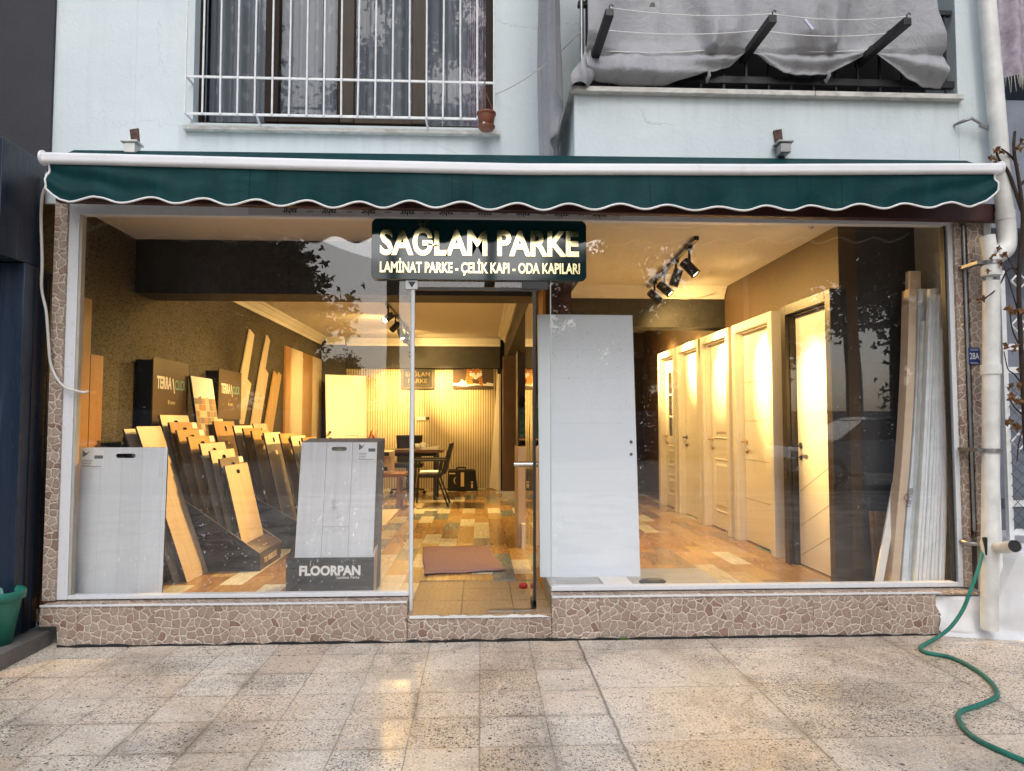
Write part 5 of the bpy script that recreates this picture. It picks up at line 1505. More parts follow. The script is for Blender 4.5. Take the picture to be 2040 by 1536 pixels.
# --- display doors along the right wall
def display_door(label, y_near, y_far, kind, frame_mat, h=2.15):
    W = y_far - y_near
    d = thing('display_door', label, 'door', (XR, y_far, FZ), 'display doors along the right wall', (0, 0, R(-90)))
    fwid, dep = .085, .13
    f = MB()
    f.box(0, fwid, -dep, -.002, 0, h).box(W - fwid, W, -dep, -.002, 0, h).box(fwid, W - fwid, -dep, -.002, h - fwid, h)
    fr_ = f.build('frame', frame_mat, d, bevel=.004, local=True)
    e = MB()
    o_ = .012
    e.box(fwid, fwid + o_, -dep + .035, -.002, 0, h - fwid).box(W - fwid - o_, W - fwid, -dep + .035, -.002, 0, h - fwid).box(fwid + o_, W - fwid - o_, -dep + .035, -.002, h - fwid - o_, h - fwid)
    e.build('stop', frame_mat, fr_, local=True)
    x0, x1, z0, z1 = fwid + o_ + .002, W - fwid - o_ - .002, .012, h - fwid - o_ - .002
    yf = -.045
    lw = x1 - x0
    L = MB()
    if kind == 'glazed':
        gx0, gx1 = x0 + .14, x1 - .14
        L.box(x0, gx0, yf, -.004, z0, z1).box(gx1, x1, yf, -.004, z0, z1).box(gx0, gx1, yf, -.004, z0, .98).box(gx0, gx1, yf, -.004, 1.86, z1)
        for zz in (1.25, 1.55): L.box(gx0, gx1, yf + .006, -.012, zz - .012, zz + .012)
        L.box((gx0 + gx1) / 2 - .011, (gx0 + gx1) / 2 + .011, yf + .005, -.011, .98, 1.86)
    else:
        L.box(x0, x1, yf, -.004, z0, z1)
    lf2 = L.build('leaf', M['door_white'], d, bevel=.002, local=True)
    if kind == 'glazed':
        MB().box(x0 + .141, x1 - .141, yf + .018, yf + .022, .981, 1.859).build('glass', M['mirror_dark'], lf2, local=True)
    if kind in ('panel', 'glazed'):
        for za, zb in ((.16, .46), (.56, .86)) if kind == 'glazed' else ((.18, .78), (.98, 1.92)):
            P = MB()
            xa, xb = x0 + .12, x1 - .12
            for i, (u, yy) in enumerate(((0, yf - .0), (.018, yf - .010), (.03, yf - .002), (.06, yf - .002), (.085, yf - .012))):
                P.v += [(xa + u, yy, za + u), (xb - u, yy, za + u), (xb - u, yy, zb - u), (xa + u, yy, zb - u)]
            for i in range(4):
                for k in range(4): P.f.append([i * 4 + k, i * 4 + (k + 1) % 4, i * 4 + 4 + (k + 1) % 4, i * 4 + 4 + k]); P.sm.append(False)
            P.f.append([16, 17, 18, 19]); P.sm.append(False)
            P.build('raised_panel', M['door_white'], lf2, local=True)
    if kind == 'grooved':
        G = MB()
        for zz in (.42, .80, 1.18, 1.56): G.box(x0 + .01, x1 - .01, yf - .0015, yf + .001, zz, zz + .006)
        G.build('groove', M['beige'], lf2, local=True)
    if kind == 'diagonal':
        G = MB()
        for c in (.18, .42, .70):
            G.hexa([(x0 + .02, yf - .0015, c - .1), (x1 - .02, yf - .0015, c + .18), (x1 - .02, yf + .001, c + .18), (x0 + .02, yf + .001, c - .1), (x0 + .02, yf - .0015, c - .095), (x1 - .02, yf - .0015, c + .185), (x1 - .02, yf + .001, c + .185), (x0 + .02, yf + .001, c - .095)])
        G.build('groove', M['beige'], lf2, local=True)
    if kind != 'glazed' or True:
        H = MB(); hx = x0 + .055; mt = M['black_metal'] if kind in ('plain', 'diagonal') else M['brass']
        H.lathe([(0, 0), (.025, 0), (.025, .008), (0, .008)], Matrix.Translation((hx, yf, .98)) @ Matrix.Rotation(R(90), 4, 'X'), 14)
        H.tube([(hx, yf - .004, .98), (hx, yf - .05, .98), (hx + .11, yf - .052, .98)], .009, 10)
        H.lathe([(0, 0), (.02, 0), (.02, .007), (0, .007)], Matrix.Translation((hx, yf, .88)) @ Matrix.Rotation(R(90), 4, 'X'), 14)
        H.tube([(hx, yf - .006, .88), (hx, yf - .028, .88)], .006, 8)
        H.build('handle', mt, lf2, local=True)
    return d
def yR(px): return at(px, 800, X=XR - .13).y
display_door('white lacquered display door in a dark wenge frame, nearest the right window', yR(1658), yR(1558), 'diagonal', M['door_dark'])
display_door('white display door with fine horizontal grooves, next to the dark framed door', yR(1539), yR(1459), 'grooved', M['door_white'])
display_door('white display door with two raised panels and a brass handle, middle of the row', yR(1452), yR(1396), 'panel', M['door_white'])
display_door('plain white display door with a black handle, last but one towards the corridor end', yR(1392), yR(1348), 'plain', M['door_white'])
display_door('white glazed display door with a barred window, furthest down the corridor', yR(1344), min(yR(1311), 6.9), 'glazed', M['door_white'])
sk = MB(); 
ya = yR(1539) - .0; yb = yR(1558)
tag(MB().box(XR - .05, XR - .001, min(ya, yb) + .0, max(ya, yb) - .0, FZ, FZ + .09).build('skirting_block', M['door_white'], bevel=.003), 'short white skirting block between the dark framed door and the grooved door', 'skirting')
# dark door in the corridor's end wall
ca, cb = at(1235, 800, Y=cyb - .03).x, at(1303, 800, Y=cyb - .03).x
zt = at(1280, 722, Y=cyb - .03).z
cdoor = thing('corridor_door', 'dark panelled door in the end wall of the corridor', 'door', ((ca + cb) / 2, cyb - .03, FZ))
MB().box(ca, cb, cyb - .04, cyb - .001, FZ, zt).build('leaf', M['door_dark'], cdoor, bevel=.003)
MB().box(ca - .06, ca - .001, cyb - .05, cyb - .001, FZ, zt + .06).box(cb + .001, cb + .06, cyb - .05, cyb - .001, FZ, zt + .06).box(ca, cb, cyb - .05, cyb - .001, zt + .001, zt + .06).build('frame', M['shelf_dark'], cdoor, bevel=.003)
MB().box(ca + .1, cb - .1, cyb - .048, cyb - .0405, FZ + 1.1, zt - .15).box(ca + .1, cb - .1, cyb - .048, cyb - .0405, FZ + .2, FZ + .9).build('raised_panel', M['door_dark'], cdoor, bevel=.004)

# --- wrapped mouldings standing in the right window corner
def strip(pts, w, d, mat, name, parent=None, n=5, label=None, cat=None, group=None, bev=.003):
    """long slightly bowed bar: pts centre line bottom to top"""
    q = smooth([Vector(p) for p in pts], n); m = MB(); vs = []
    for p in q: vs += [(p.x - w / 2, p.y - d / 2, p.z), (p.x + w / 2, p.y - d / 2, p.z), (p.x + w / 2, p.y + d / 2, p.z), (p.x - w / 2, p.y + d / 2, p.z)]
    L_ = len(q)
    m.add(vs, [(i * 4 + k, i * 4 + (k + 1) % 4, i * 4 + 4 + (k + 1) % 4, i * 4 + 4 + k) for i in range(L_ - 1) for k in range(4)] + [(0, 1, 2, 3), ((L_ - 1) * 4, (L_ - 1) * 4 + 1, (L_ - 1) * 4 + 2, (L_ - 1) * 4 + 3)])
    o = m.build(name, mat, parent, bevel=bev)
    if label: tag(o, label, cat, group)
    return o
def P2(x, y, Y): return at(x, y, Y=Y)
cb_ = thing('wrapped_carton', 'long narrow beige and white carton wrapped in film, standing bowed in the right window corner', 'carton', tuple(P2(1785, 1170, .28)))
cl = [P2(1784, 1185, .28), P2(1795, 1050, .30), P2(1808, 900, .32), P2(1817, 740, .34), P2(1821, 578, .36)]
def off(pts, px): return [p + Vector((px / 1400 * 4.8, 0, 0)) for p in pts]
strip(off(cl, -10), .058, .09, M['carton'], 'beige_side', cb_)
strip(off(cl, 13), .085, .11, M['carton_white'], 'white_side', cb_)
strip([P2(1819, 590, .375), P2(1819, 541, .378)], .085, .05, M['carton'], 'end_flap', cb_, 2)
pr_ = MB()
c = P2(1806, 992, .245)
for (u, v) in (((-.018, 0), (0, .03)), ((0, .03), (.018, 0)), ((.018, 0), (0, -.03)), ((0, -.03), (-.018, 0))):
    pr_.tube([c + Vector((u[0], 0, u[1])), c + Vector((v[0], 0, v[1]))], .0025, 4)
pr_.build('emblem', M['red_rubber'], cb_)
m = MB()
c = P2(1814, 1012, .232)
text_on(m, 'TSE 1505', Matrix.Translation((c.x + .0, .236, c.z)) @ Matrix.Rotation(R(82), 4, 'Y').to_4x4() @ Matrix.Rotation(R(0), 4, 'Z') @ LOC_XZ if False else Matrix.Translation((c.x, .234, c.z)) @ Matrix.Rotation(R(-80), 4, 'Y') @ LOC_XZ, .135, .03, .001, .0)
m.build('lettering', M['print'], cb_, recalc=False)
mould = []
for i, (xb_, xt, yt, Yq, w, mt, L) in enumerate(((1812, 1843, 640, .26, .045, 'shrink', 'white film wrapped moulding, immediately beside the beige carton'), (1826, 1858, 576, .20, .060, 'shrink', 'widest and tallest film wrapped white moulding in the right window corner'), (1842, 1869, 588, .17, .055, 'shrink', 'film wrapped white moulding in the middle of the bundle by the right window frame'), (1857, 1874, 655, .15, .05, 'shrink', 'shorter film wrapped white moulding next to the outermost one'), (1872, 1879, 740, .13, .04, 'leaf_grey', 'grey outermost moulding of the bundle beside the right window frame'))):
    b_ = P2(xb_, 1185, Yq - .03); t_ = P2(xt, yt, Yq)
    mid = b_.lerp(t_, .5) + Vector((.012, 0, 0))
    o = strip([b_, mid, t_], w, .035, M[mt], 'moulding', None, 5, L, 'moulding', 'film wrapped mouldings in the right window corner')
    mid2 = [p + Vector((0, -.022, 0)) for p in (b_, mid, t_)]
    strip(mid2, w * .35, .012, M['white_metal'], 'ridge', o)
o = strip([P2(1746, 1185, .22), P2(1786, 960, .40)], .055, .02, M['door_white'], 'lath', None, 2, 'single white lath leaning across the foot of the beige carton', 'lath')
o = MB()
for k in range(4):
    a = P2(1735 + k * 9, 1019, .50); b = P2(1748 + k * 8, 1185, .48)
    o.hexa([(b.x - .014, b.y, b.z), (b.x + .014, b.y, b.z), (b.x + .014, b.y + .02, b.z), (b.x - .014, b.y + .02, b.z), (a.x - .014, a.y, a.z), (a.x + .014, a.y, a.z), (a.x + .014, a.y + .02, a.z), (a.x - .014, a.y + .02, a.z)])
tag(o.build('fluted_strip', M['fluted_brown'], bevel=.004), 'short brown fluted wall strip leaning on the charcoal wall in the right window corner', 'wall strip')

# --- door mat
q = [at(845, 1146, Z=FZ + .004), at(1005, 1137, Z=FZ + .004), at(972, 1087, Z=FZ + .004), at(841, 1091, Z=FZ + .004)]
def rug(u, v):
    a = q[0].lerp(q[1], u); b = q[3].lerp(q[2], u); p = a.lerp(b, v)
    return (p.x + .006 * math.sin(v * 9), p.y + .008 * math.sin(u * 7), FZ + .010 + .003 * math.sin(u * 11) + .003 * math.sin(v * 9) + (.006 if v < .12 else 0))
rg = MB().grid(rug, 40, 24).build('door_mat', M['mat_pink'], recalc=False)
rg.modifiers.new('thickness', 'SOLIDIFY').thickness = .008
tag(rg, 'mauve woven door mat lying just inside the glass door', 'mat')
# laminate sample lying on the floor
q = [at(740, 1047, Z=FZ + .012), at(768, 1047, Z=FZ + .012), at(798, 1011, Z=FZ + .012), at(735, 1012, Z=FZ + .012)]
ls = MB().prism([(p.x, p.y, FZ + .002) for p in q], (0, 0, .016)).build('floor_sample', M['oak_cream'])
tag(ls, 'cream laminate sample board lying flat on the shop floor near the coffee table', 'sample board')

# --- desk, chairs, table at the back
dz = at(820, 896, Y=6.2).z
dk_ = thing('desk', 'dark brown office desk with black legs at the back of the shop', 'desk', (-1.2, 6.4, FZ))
dx0, dx1 = -2.15, at(882, 900, Y=6.1).x
MB().box(dx0, dx1, 6.1, 6.8, dz - .045, dz).build('desk_top', M['desk_wood'], dk_, bevel=.004)
for x, y in ((dx1 - .12, 6.2), (dx1 - .12, 6.7), (dx0 + .08, 6.2), (dx0 + .08, 6.7)):
    MB().box(x - .025, x + .025, y - .025, y + .025, FZ, dz - .046).build('leg', M['black_metal'], dk_)
MB().box(dx0 + .12, dx1 - .16, 6.685, 6.715, dz - .12, dz - .047).box(dx1 - .13, dx1 - .11, 6.23, 6.67, dz - .12, dz - .07).build('rail', M['black_metal'], dk_)
# office chair behind the desk
oc = thing('office_chair', 'black office chair with a mesh backrest behind the desk', 'chair', (-1.3, 7.2, FZ))
b0 = at(789, 868, Y=7.25); b1 = at(842, 868, Y=7.25)
def bk(u, v):
    x = b0.x + (b1.x - b0.x) * u; z0 = FZ + .50; z1 = b0.z + .01
    ins = .03 * (1 - v) if v > .5 else .015 + .02 * (.5 - v)
    x += (0.5 - u) * 2 * ins
    return (x, 7.25 - .05 * math.sin(PI * u) * -1 + .03 * math.sin(v * 3), z0 + (z1 - z0) * v)
ob = MB().grid(bk, 16, 18).build('backrest', M['black_mesh'], oc)
ob.modifiers.new('thickness', 'SOLIDIFY').thickness = .03
mx = (b0.x + b1.x) / 2
MB().box(mx - .25, mx + .25, 6.85, 7.24, FZ + .44, FZ + .52).build('seat', M['leather'], oc, bevel=.03, seg=3)
MB().tube([(mx, 7.03, FZ + .10), (mx, 7.03, FZ + .44)], .03, 12).build('column', M['black_metal'], oc)
for k in range(5):
    a = R(72 * k + 20)
    lg = MB().tube([(mx, 7.03, FZ + .11), (mx + .28 * math.cos(a), 7.03 + .28 * math.sin(a), FZ + .07)], [.024, .014], 8).build('leg', M['black_metal'], oc)
    MB().lathe([(0, -.015), (.028, -.015), (.028, .015), (0, .015)], Matrix.Translation((mx + .28 * math.cos(a), 7.03 + .28 * math.sin(a), FZ + .029)) @ Matrix.Rotation(R(90), 4, 'X'), 12).build('caster', M['black_metal'], lg)
# visitor chair seen from its side (faces left)
vc = thing('visitor_chair', 'black leather visitor armchair standing sideways in front of the desk', 'chair', (-.62, 5.55, FZ))
def A_(px, py, Y=5.3): return at(px, py, Y=Y)
ys = (5.30, 5.82)
zs = FZ + .40
sx0_, sx1_ = A_(832, 945).x, A_(880, 945).x
MB().box(sx0_, sx1_, ys[0] + .02, ys[1] - .02, zs, zs + .075).build('seat', M['leather'], vc, bevel=.025, seg=3)
bt0, bt1 = A_(882, 945), A_(903, 882)
bk_ = MB().hexa([(bt0.x - .03, ys[0] + .01, bt0.z), (bt0.x + .04, ys[0] + .01, bt0.z), (bt0.x + .04, ys[1] - .01, bt0.z), (bt0.x - .03, ys[1] - .01, bt0.z), (bt1.x - .055, ys[0] + .01, bt1.z), (bt1.x, ys[0] + .01, bt1.z), (bt1.x, ys[1] - .01, bt1.z), (bt1.x - .055, ys[1] - .01, bt1.z)])
bk_.build('backrest', M['leather'], vc, bevel=.022, seg=3)
for y in ys:
    fo = A_(826, 1008); ba = A_(893, 1007)
    az = A_(850, 917).z
    armL, armR = A_(822, 917).x, A_(890, 917).x
    MB().box(armL, armR, y - .025, y + .025, az - .014, az + .014).build('armrest', M['black_metal'], vc, bevel=.006)
    MB().tube([(armL + .05, y, az - .014), (armL + .015, y, FZ + .001)], .013, 8).build('leg', M['black_metal'], vc)
    MB().tube([(armR - .08, y, az - .014), (A_(872, 945).x, y, zs), (ba.x, y, FZ + .001)], .013, 8).build('leg', M['black_metal'], vc)
MB().box(sx0_ + .02, sx1_ - .05, ys[0] + .03, ys[1] - .1, zs + .0755, zs + .082).build('seat_paper', M['paper'], vc)
# coffee table with a small machine on it
ct = thing('coffee_table', 'orange brown wooden coffee table left of the visitor chair', 'table', (-1.55, 5.4, FZ))
tz_ = at(780, 944, Y=5.1).z
tx0, tx1 = at(728, 944, Y=5.1).x, at(806, 944, Y=5.1).x
MB().box(tx0, tx1, 5.1, 5.6, tz_ - .05, tz_).build('table_top', M['table_wood'], ct, bevel=.006)
for x, y in ((tx0 + .06, 5.15), (tx1 - .09, 5.15), (tx0 + .06, 5.55), (tx1 - .09, 5.55)):
    MB().box(x - .022, x + .022, y - .022, y + .022, FZ, tz_ - .051).build('leg', M['table_wood'], ct)
cmx = at(768, 920, Y=5.3)
cmc = thing('coffee_machine', 'small beige and black coffee machine on the orange coffee table', 'coffee machine', (cmx.x, 5.35, tz_))
cm0 = MB().box(cmx.x - .12, cmx.x + .10, 5.36, 5.52, tz_ + .001, tz_ + .30).box(cmx.x - .12, cmx.x + .10, 5.22, 5.359, tz_ + .22, tz_ + .299).box(cmx.x - .12, cmx.x + .10, 5.22, 5.359, tz_ + .001, tz_ + .03).build('body', M['carton'], cmc, bevel=.008)
MB().box(cmx.x - .08, cmx.x + .06, 5.212, 5.219, tz_ + .235, tz_ + .285).build('panel', M['black_metal'], cmc)
MB().lathe([(0, 0), (.035, 0), (.042, .05), (.0, .05)], Matrix.Translation((cmx.x - .01, 5.29, tz_ + .031)), 16).build('jug', M['black_metal'], cmc)
# cup, papers, flags, radio
c = at(832, 893, Y=6.3)
cu = MB().lathe([(0, 0), (.036, 0), (.043, .09), (.038, .09), (.032, .008), (0, .008)], Matrix.Translation((c.x, 6.3, dz)), 18).build('cup', M['paper'])
tag(cu, 'white cup on the desk top', 'cup')
c2 = at(843, 893, Y=6.38)
mug = MB().lathe([(0, 0), (.04, 0), (.04, .105), (.036, .105), (.036, .008), (0, .008)], Matrix.Translation((c2.x, 6.38, dz)), 18).build('mug', M['sticker'])
MB().tube(smooth([Vector((c2.x + .038, 6.38, dz + .085)), Vector((c2.x + .07, 6.38, dz + .07)), Vector((c2.x + .07, 6.38, dz + .035)), Vector((c2.x + .038, 6.38, dz + .02))], 4), .006, 6).build('handle', M['sticker'], mug)
tag(mug, 'white mug with a round handle beside the cup on the desk', 'mug')
c3 = at(858, 893, Y=6.3)
tag(MB().hexa([(c3.x - .16, 6.2, dz + .001), (c3.x + .12, 6.2, dz + .001), (c3.x + .12, 6.42, dz + .001), (c3.x - .16, 6.42, dz + .001), (c3.x - .14, 6.2, dz + .012), (c3.x + .13, 6.2, dz + .06), (c3.x + .13, 6.42, dz + .06), (c3.x - .14, 6.42, dz + .012)]).build('papers', M['paper']), 'loose white papers lying tilted on the desk beside the mug', 'papers')
fl0 = at(741, 879, Y=6.5)
ff = thing('desk_flag', 'pair of small red and white desk flags at the left end of the desk', 'flag', (fl0.x, 6.5, dz))
MB().lathe([(0, 0), (.04, 0), (.04, .012), (.006, .018), (.005, .30), (0, .30)], Matrix.Translation((fl0.x, 6.5, dz)), 12).build('stand', M['brass'], ff)
zz = at(739, 857, Y=6.5).z
MB().prism([(fl0.x - .01, 6.498, zz), (fl0.x + .045, 6.498, zz - .13), (fl0.x + .03, 6.498, zz - .18), (fl0.x - .08, 6.498, zz - .18)], (0, .004, 0)).build('flag', M['red_flag'], ff)
MB().prism([(fl0.x + .07, 6.51, zz), (fl0.x + .10, 6.51, zz - .15), (fl0.x + .03, 6.51, zz - .17)], (0, .004, 0)).build('flag', M['paper'], ff)
m = MB()
m.lathe([(.018, 0), (.018, .002), (.011, .002), (.011, 0)], Matrix.Translation((fl0.x - .015, 6.497, zz - .11)) @ Matrix.Rotation(R(90), 4, 'X'), 14)
m.build('emblem', M['white_print'], ff)
rp = at(700, 876, Y=4.6)
rd = thing('toolbox', 'small dark toolbox with a thin carrying handle showing above the grey stack of boards', 'toolbox', (rp.x, 4.7, FZ))
MB().box(rp.x - .11, rp.x + .11, 4.6, 4.8, rp.z - .10, rp.z + .005).build('case', M['black_metal'], rd, bevel=.01)
MB().tube([(rp.x - .10, 4.7, rp.z + .005), (rp.x - .095, 4.7, rp.z + .05), (rp.x + .06, 4.7, rp.z + .05), (rp.x + .065, 4.7, rp.z + .005)], .004, 6).build('handle', M['steel'], rd)
tag(MB().box(rp.x - .2, rp.x + .2, 4.5, 4.9, FZ, rp.z - .101).build('pedestal', M['card_dark'], bevel=.004), 'dark pedestal carrying the toolbox behind the grey stack of boards', 'pedestal')
# tool bag
ba, bb = at(891, 972, Z=FZ), at(952, 972, Z=FZ)
ybg = 7.55
xa, xb = at(891, 960, Y=ybg).x, at(952, 960, Y=ybg).x; hz_ = at(920, 936, Y=ybg).z - FZ
bg_ = thing('tool_bag', 'black rectangular tool bag with cream lettering on the floor by the back wall', 'bag', ((xa + xb) / 2, ybg, FZ))
body = MB().hexa([(xa, ybg, FZ), (xb, ybg, FZ), (xb, ybg + .26, FZ), (xa, ybg + .26, FZ), (xa + .01, ybg, FZ + hz_), (xb - .05, ybg, FZ + hz_), (xb - .05, ybg + .26, FZ + hz_), (xa + .01, ybg + .26, FZ + hz_)]).build('body', M['bag'], bg_, bevel=.025, seg=3)
MB().tube(smooth([Vector((xa + .16, ybg + .1, FZ + hz_)), Vector((xa + .17, ybg + .1, FZ + hz_ + .03)), Vector((xb - .22, ybg + .1, FZ + hz_ + .03)), Vector((xb - .21, ybg + .1, FZ + hz_))], 4), .013, 8).build('handle', M['bag'], bg_)
m = MB()
bw = xb - xa
m.box(xa + bw * .44, xa + bw * .55, ybg - .002, ybg - .0005, FZ + hz_ * .22, FZ + hz_ * .88)
m.box(xa + bw * .78, xa + bw * .84, ybg - .002, ybg - .0005, FZ + hz_ * .15, FZ + hz_ * .34).box(xa + bw * .78, xa + bw * .84, ybg - .002, ybg - .0005, FZ + hz_ * .38, FZ + hz_ * .46)
prm = []
for k in range(9):
    a = R(120 + 120 * k / 8); prm.append((xa + bw * .36 + .07 * math.cos(a), ybg - .001, FZ + hz_ * .5 + .07 * math.sin(a)))
m.tube(prm, [.002, .006, .009, .011, .012, .011, .009, .006, .002], 6)
m.box(xa + bw * .06, xa + bw * .26, ybg - .002, ybg - .0005, FZ + hz_ * .80, FZ + hz_ * .86)
m.build('lettering', M['cream_print'], bg_)
# sign plaque, picture and socket on the back wall
by_ = YB - .036
a, b = at(799, 776, Y=by_), at(866, 731, Y=by_)
pq = MB().box(a.x, b.x, by_ - .018, by_, a.z, b.z).build('wall_sign', M['print'], bevel=.002)
tag(pq, 'black plaque with gold border and shop lettering on the fluted back wall', 'sign')
m = MB(); W = b.x - a.x; H = b.z - a.z
for t_ in (.035, .06):
    r_ = .004
    X0, X1, Z0, Z1 = a.x + W * t_, b.x - W * t_, a.z + W * t_, b.z - W * t_
    m.box(X0, X1, by_ - .0195, by_ - .0182, Z0, Z0 + r_).box(X0, X1, by_ - .0195, by_ - .0182, Z1 - r_, Z1).box(X0, X0 + r_, by_ - .0195, by_ - .0182, Z0 + r_, Z1 - r_).box(X1 - r_, X1, by_ - .0195, by_ - .0182, Z0 + r_, Z1 - r_)
text_on(m, 'SAĞLAM', Matrix.Translation((a.x + W * .13, by_ - .0195, a.z + H * .58)) @ LOC_XZ, W * .73, H * .19, .001, .01)
text_on(m, 'PARKE', Matrix.Translation((a.x + W * .22, by_ - .0195, a.z + H * .29)) @ LOC_XZ, W * .56, H * .19, .001, .01)
m.box(a.x + W * .22, a.x + W * .42, by_ - .0195, by_ - .0182, a.z + H * .185, a.z + H * .195).box(a.x + W * .58, a.x + W * .84, by_ - .0195, by_ - .0182, a.z + H * .185, a.z + H * .195)
m.build('lettering', M['dull_gold'], pq, recalc=False)
a, b = at(902, 775, Y=by_), at(983, 720, Y=by_)
W, H = b.x - a.x, b.z - a.z
tg = MB().box(a.x, b.x, by_ - .02, by_, a.z, b.z).build('picture', M['card_brown'], bevel=.002)
tag(tg, 'canvas picture of a tiger wading through water on the fluted back wall', 'picture')
def blob(pts, mat, nm, yy):
    mm = MB(); q = [(a.x + W * u, yy, a.z + H * v) for u, v in pts]
    mm.prism(q, (0, .0006, 0)); return mm.build(nm, mat, tg)
def ell(cu, cv, ru, rv, n=18, j=0, seed=0):
    rr = random.Random(seed); return [(cu + ru * (1 + rr.uniform(-j, j)) * math.cos(2 * PI * k / n), cv + rv * (1 + rr.uniform(-j, j)) * math.sin(2 * PI * k / n)) for k in range(n)]
y1 = by_ - .0208
blob([(.0, .09), (1, .09), (1, .2), (.85, .24), (.8, .18), (.7, .22), (.62, .18), (.5, .2), (.42, .2), (.34, .34), (.28, .27), (.22, .36), (.18, .24), (.1, .2), (0, .22)], M['sticker'], 'water_print', y1)
blob([(0, .02), (1, .02), (1, .10), (.6, .14), (.3, .09), (0, .13)], M['poster_back'], 'water_print', y1 - .0008)
blob(ell(.50, .66, .165, .31), M['tiger_orange'], 'body_print', y1 - .0016)
blob([(.34, .55), (.44, .55), (.50, .18), (.36, .16), (.31, .3)], M['tiger_orange'], 'body_print', y1 - .0017)
blob([(.66, .5), (.72, .42), (.745, .12), (.66, .10), (.63, .35)], M['tiger_orange'], 'body_print', y1 - .0018)
blob([(.28, .70), (.31, .68), (.25, .85), (.20, .86), (.21, .82), (.25, .80)], M['tiger_orange'], 'body_print', y1 - .0016)
blob(ell(.565, .64, .155, .25), M['tiger_orange'], 'head_print', y1 - .0024)
for cu_, cv_ in ((.445, .91), (.69, .90)): blob(ell(cu_, cv_, .035, .05, 10), M['tiger_orange'], 'head_print', y1 - .0026)
for cu_, cv_, ru, rv in ((.51, .50, .055, .085), (.62, .50, .055, .085), (.50, .75, .04, .04), (.63, .75, .04, .04), (.44, .55, .03, .10), (.69, .55, .03, .10), (.565, .40, .05, .05)): blob(ell(cu_, cv_, ru, rv, 12), M['paper'], 'head_print', y1 - .0032)
st_ = MB(); rr = random.Random(2)
for u0, v0, u1, v1 in ((.50, .84, .53, .79), (.56, .88, .565, .80), (.63, .84, .60, .79), (.43, .66, .48, .66), (.42, .60, .47, .58), (.70, .66, .65, .66), (.71, .60, .66, .58), (.45, .74, .49, .71), (.68, .74, .64, .71), (.38, .78, .42, .70), (.37, .62, .41, .56), (.36, .48, .44, .44), (.35, .36, .45, .33), (.36, .27, .46, .25), (.66, .38, .73, .36), (.66, .28, .73, .26), (.66, .2, .73, .18), (.40, .88, .44, .82)):
    d = Vector((u1 - u0, v1 - v0)); n_ = Vector((-d.y, d.x)).normalized() * .014
    st_.prism([(a.x + W * (u0 + n_.x), y1 - .0042, a.z + H * (v0 + n_.y)), (a.x + W * (u0 - n_.x), y1 - .0042, a.z + H * (v0 - n_.y)), (a.x + W * u1, y1 - .0042, a.z + H * v1)], (0, .0005, 0))
for u, v in ((.515, .665), (.615, .665)): st_.prism([(a.x + W * p_[0], y1 - .0042, a.z + H * p_[1]) for p_ in ell(u, v, .014, .016, 8)], (0, .0005, 0))
st_.prism([(a.x + W * .535, y1 - .0042, a.z + H * .55), (a.x + W * .595, y1 - .0042, a.z + H * .55), (a.x + W * .565, y1 - .0042, a.z + H * .51)], (0, .0005, 0))
st_.build('stripes', M['print'], tg)
a, b = at(830, 838, Y=by_), at(857, 829, Y=by_)
so = MB().box(a.x, b.x, by_ - .012, by_, a.z, b.z).build('wall_socket', M['beige'], bevel=.002)
tag(so, 'triple wall socket and switch plate on the fluted back wall', 'socket')
W = b.x - a.x
for k in range(3):
    MB().box(a.x + W * (.05 + .32 * k), a.x + W * (.31 + .32 * k), by_ - .016, by_ - .0122, a.z + .015, b.z - .015).build('switch' if k < 2 else 'outlet', M['paper'] if k < 2 else M['shelf_dark'], so, bevel=.002)
# spare door leaves at the back
a0, a1 = at(652, 935, Y=6.9), at(733, 935, Y=6.9)
t0, t1 = at(648, 746, Y=7.35), at(728, 749, Y=7.35)
o = MB().hexa([(a0.x, 6.9, FZ), (a1.x, 6.9, FZ), (a1.x, 6.94, FZ), (a0.x, 6.94, FZ), (t0.x, 7.35, t0.z), (t1.x, 7.35, t1.z), (t1.x, 7.39, t1.z), (t0.x, 7.39, t0.z)]).build('spare_door', M['door_white'], bevel=.003)
tag(o, 'white spare door leaf leaning in the far left corner before the fluted wall', 'door leaf')
hl = MB()
for py in (861, 873):
    c = at(657, py, Y=7.05); hl.box(c.x - .015, c.x + .015, c.y - .02, c.y + .05, c.z - .015, c.z + .015)
hl.build('lock_hole', M['board_edge'], o)
qq = [at(975, 971, Y=8.0), at(994, 978, Y=7.5), at(994.5, 745, Y=7.75), at(991, 745, Y=8.05)]
qq = [Vector((p.x, p.y, max(p.z, FZ))) for p in qq]
o = MB().prism(qq, (.03, .01, 0)).build('spare_door', M['door_white'])
tag(o, 'white spare door leaf leaning edge on beside the brown tiled column', 'door leaf')
# counter and brochure shelf by the glass door
cxa, cxb = at(1032, 1000, Y=2.2).x, at(1058, 1000, Y=2.2).x
cn_ = thing('counter', 'pale pinkish narrow counter just behind the open glass door', 'counter', (cxa, 2.2, FZ))
ctz = at(1040, 891, Y=2.2).z
MB().box(cxa, cxa + .34, 2.2, 2.85, FZ, ctz).build('body', M['pink_panel'], cn_, bevel=.003)
MB().box(cxa + .03, cxa + .10, 2.08, 2.198, FZ, FZ + .22).build('end_block', M['door_white'], cn_)
shf = thing('brochure_shelf', 'dark shelf rack filled with small green boxes on the pinkish counter', 'shelf', (cxa + .17, 2.6, ctz))
MB().box(cxa + .01, cxa + .33, 2.78, 2.80, ctz + .001, ctz + .95).box(cxa + .01, cxa + .025, 2.45, 2.779, ctz + .001, ctz + .95).build('panel', M['shelf_dark'], shf)
MB().box(cxa + .026, cxa + .33, 2.46, 2.777, ctz + .06, ctz + .075).build('board', M['orange_wood'], shf)
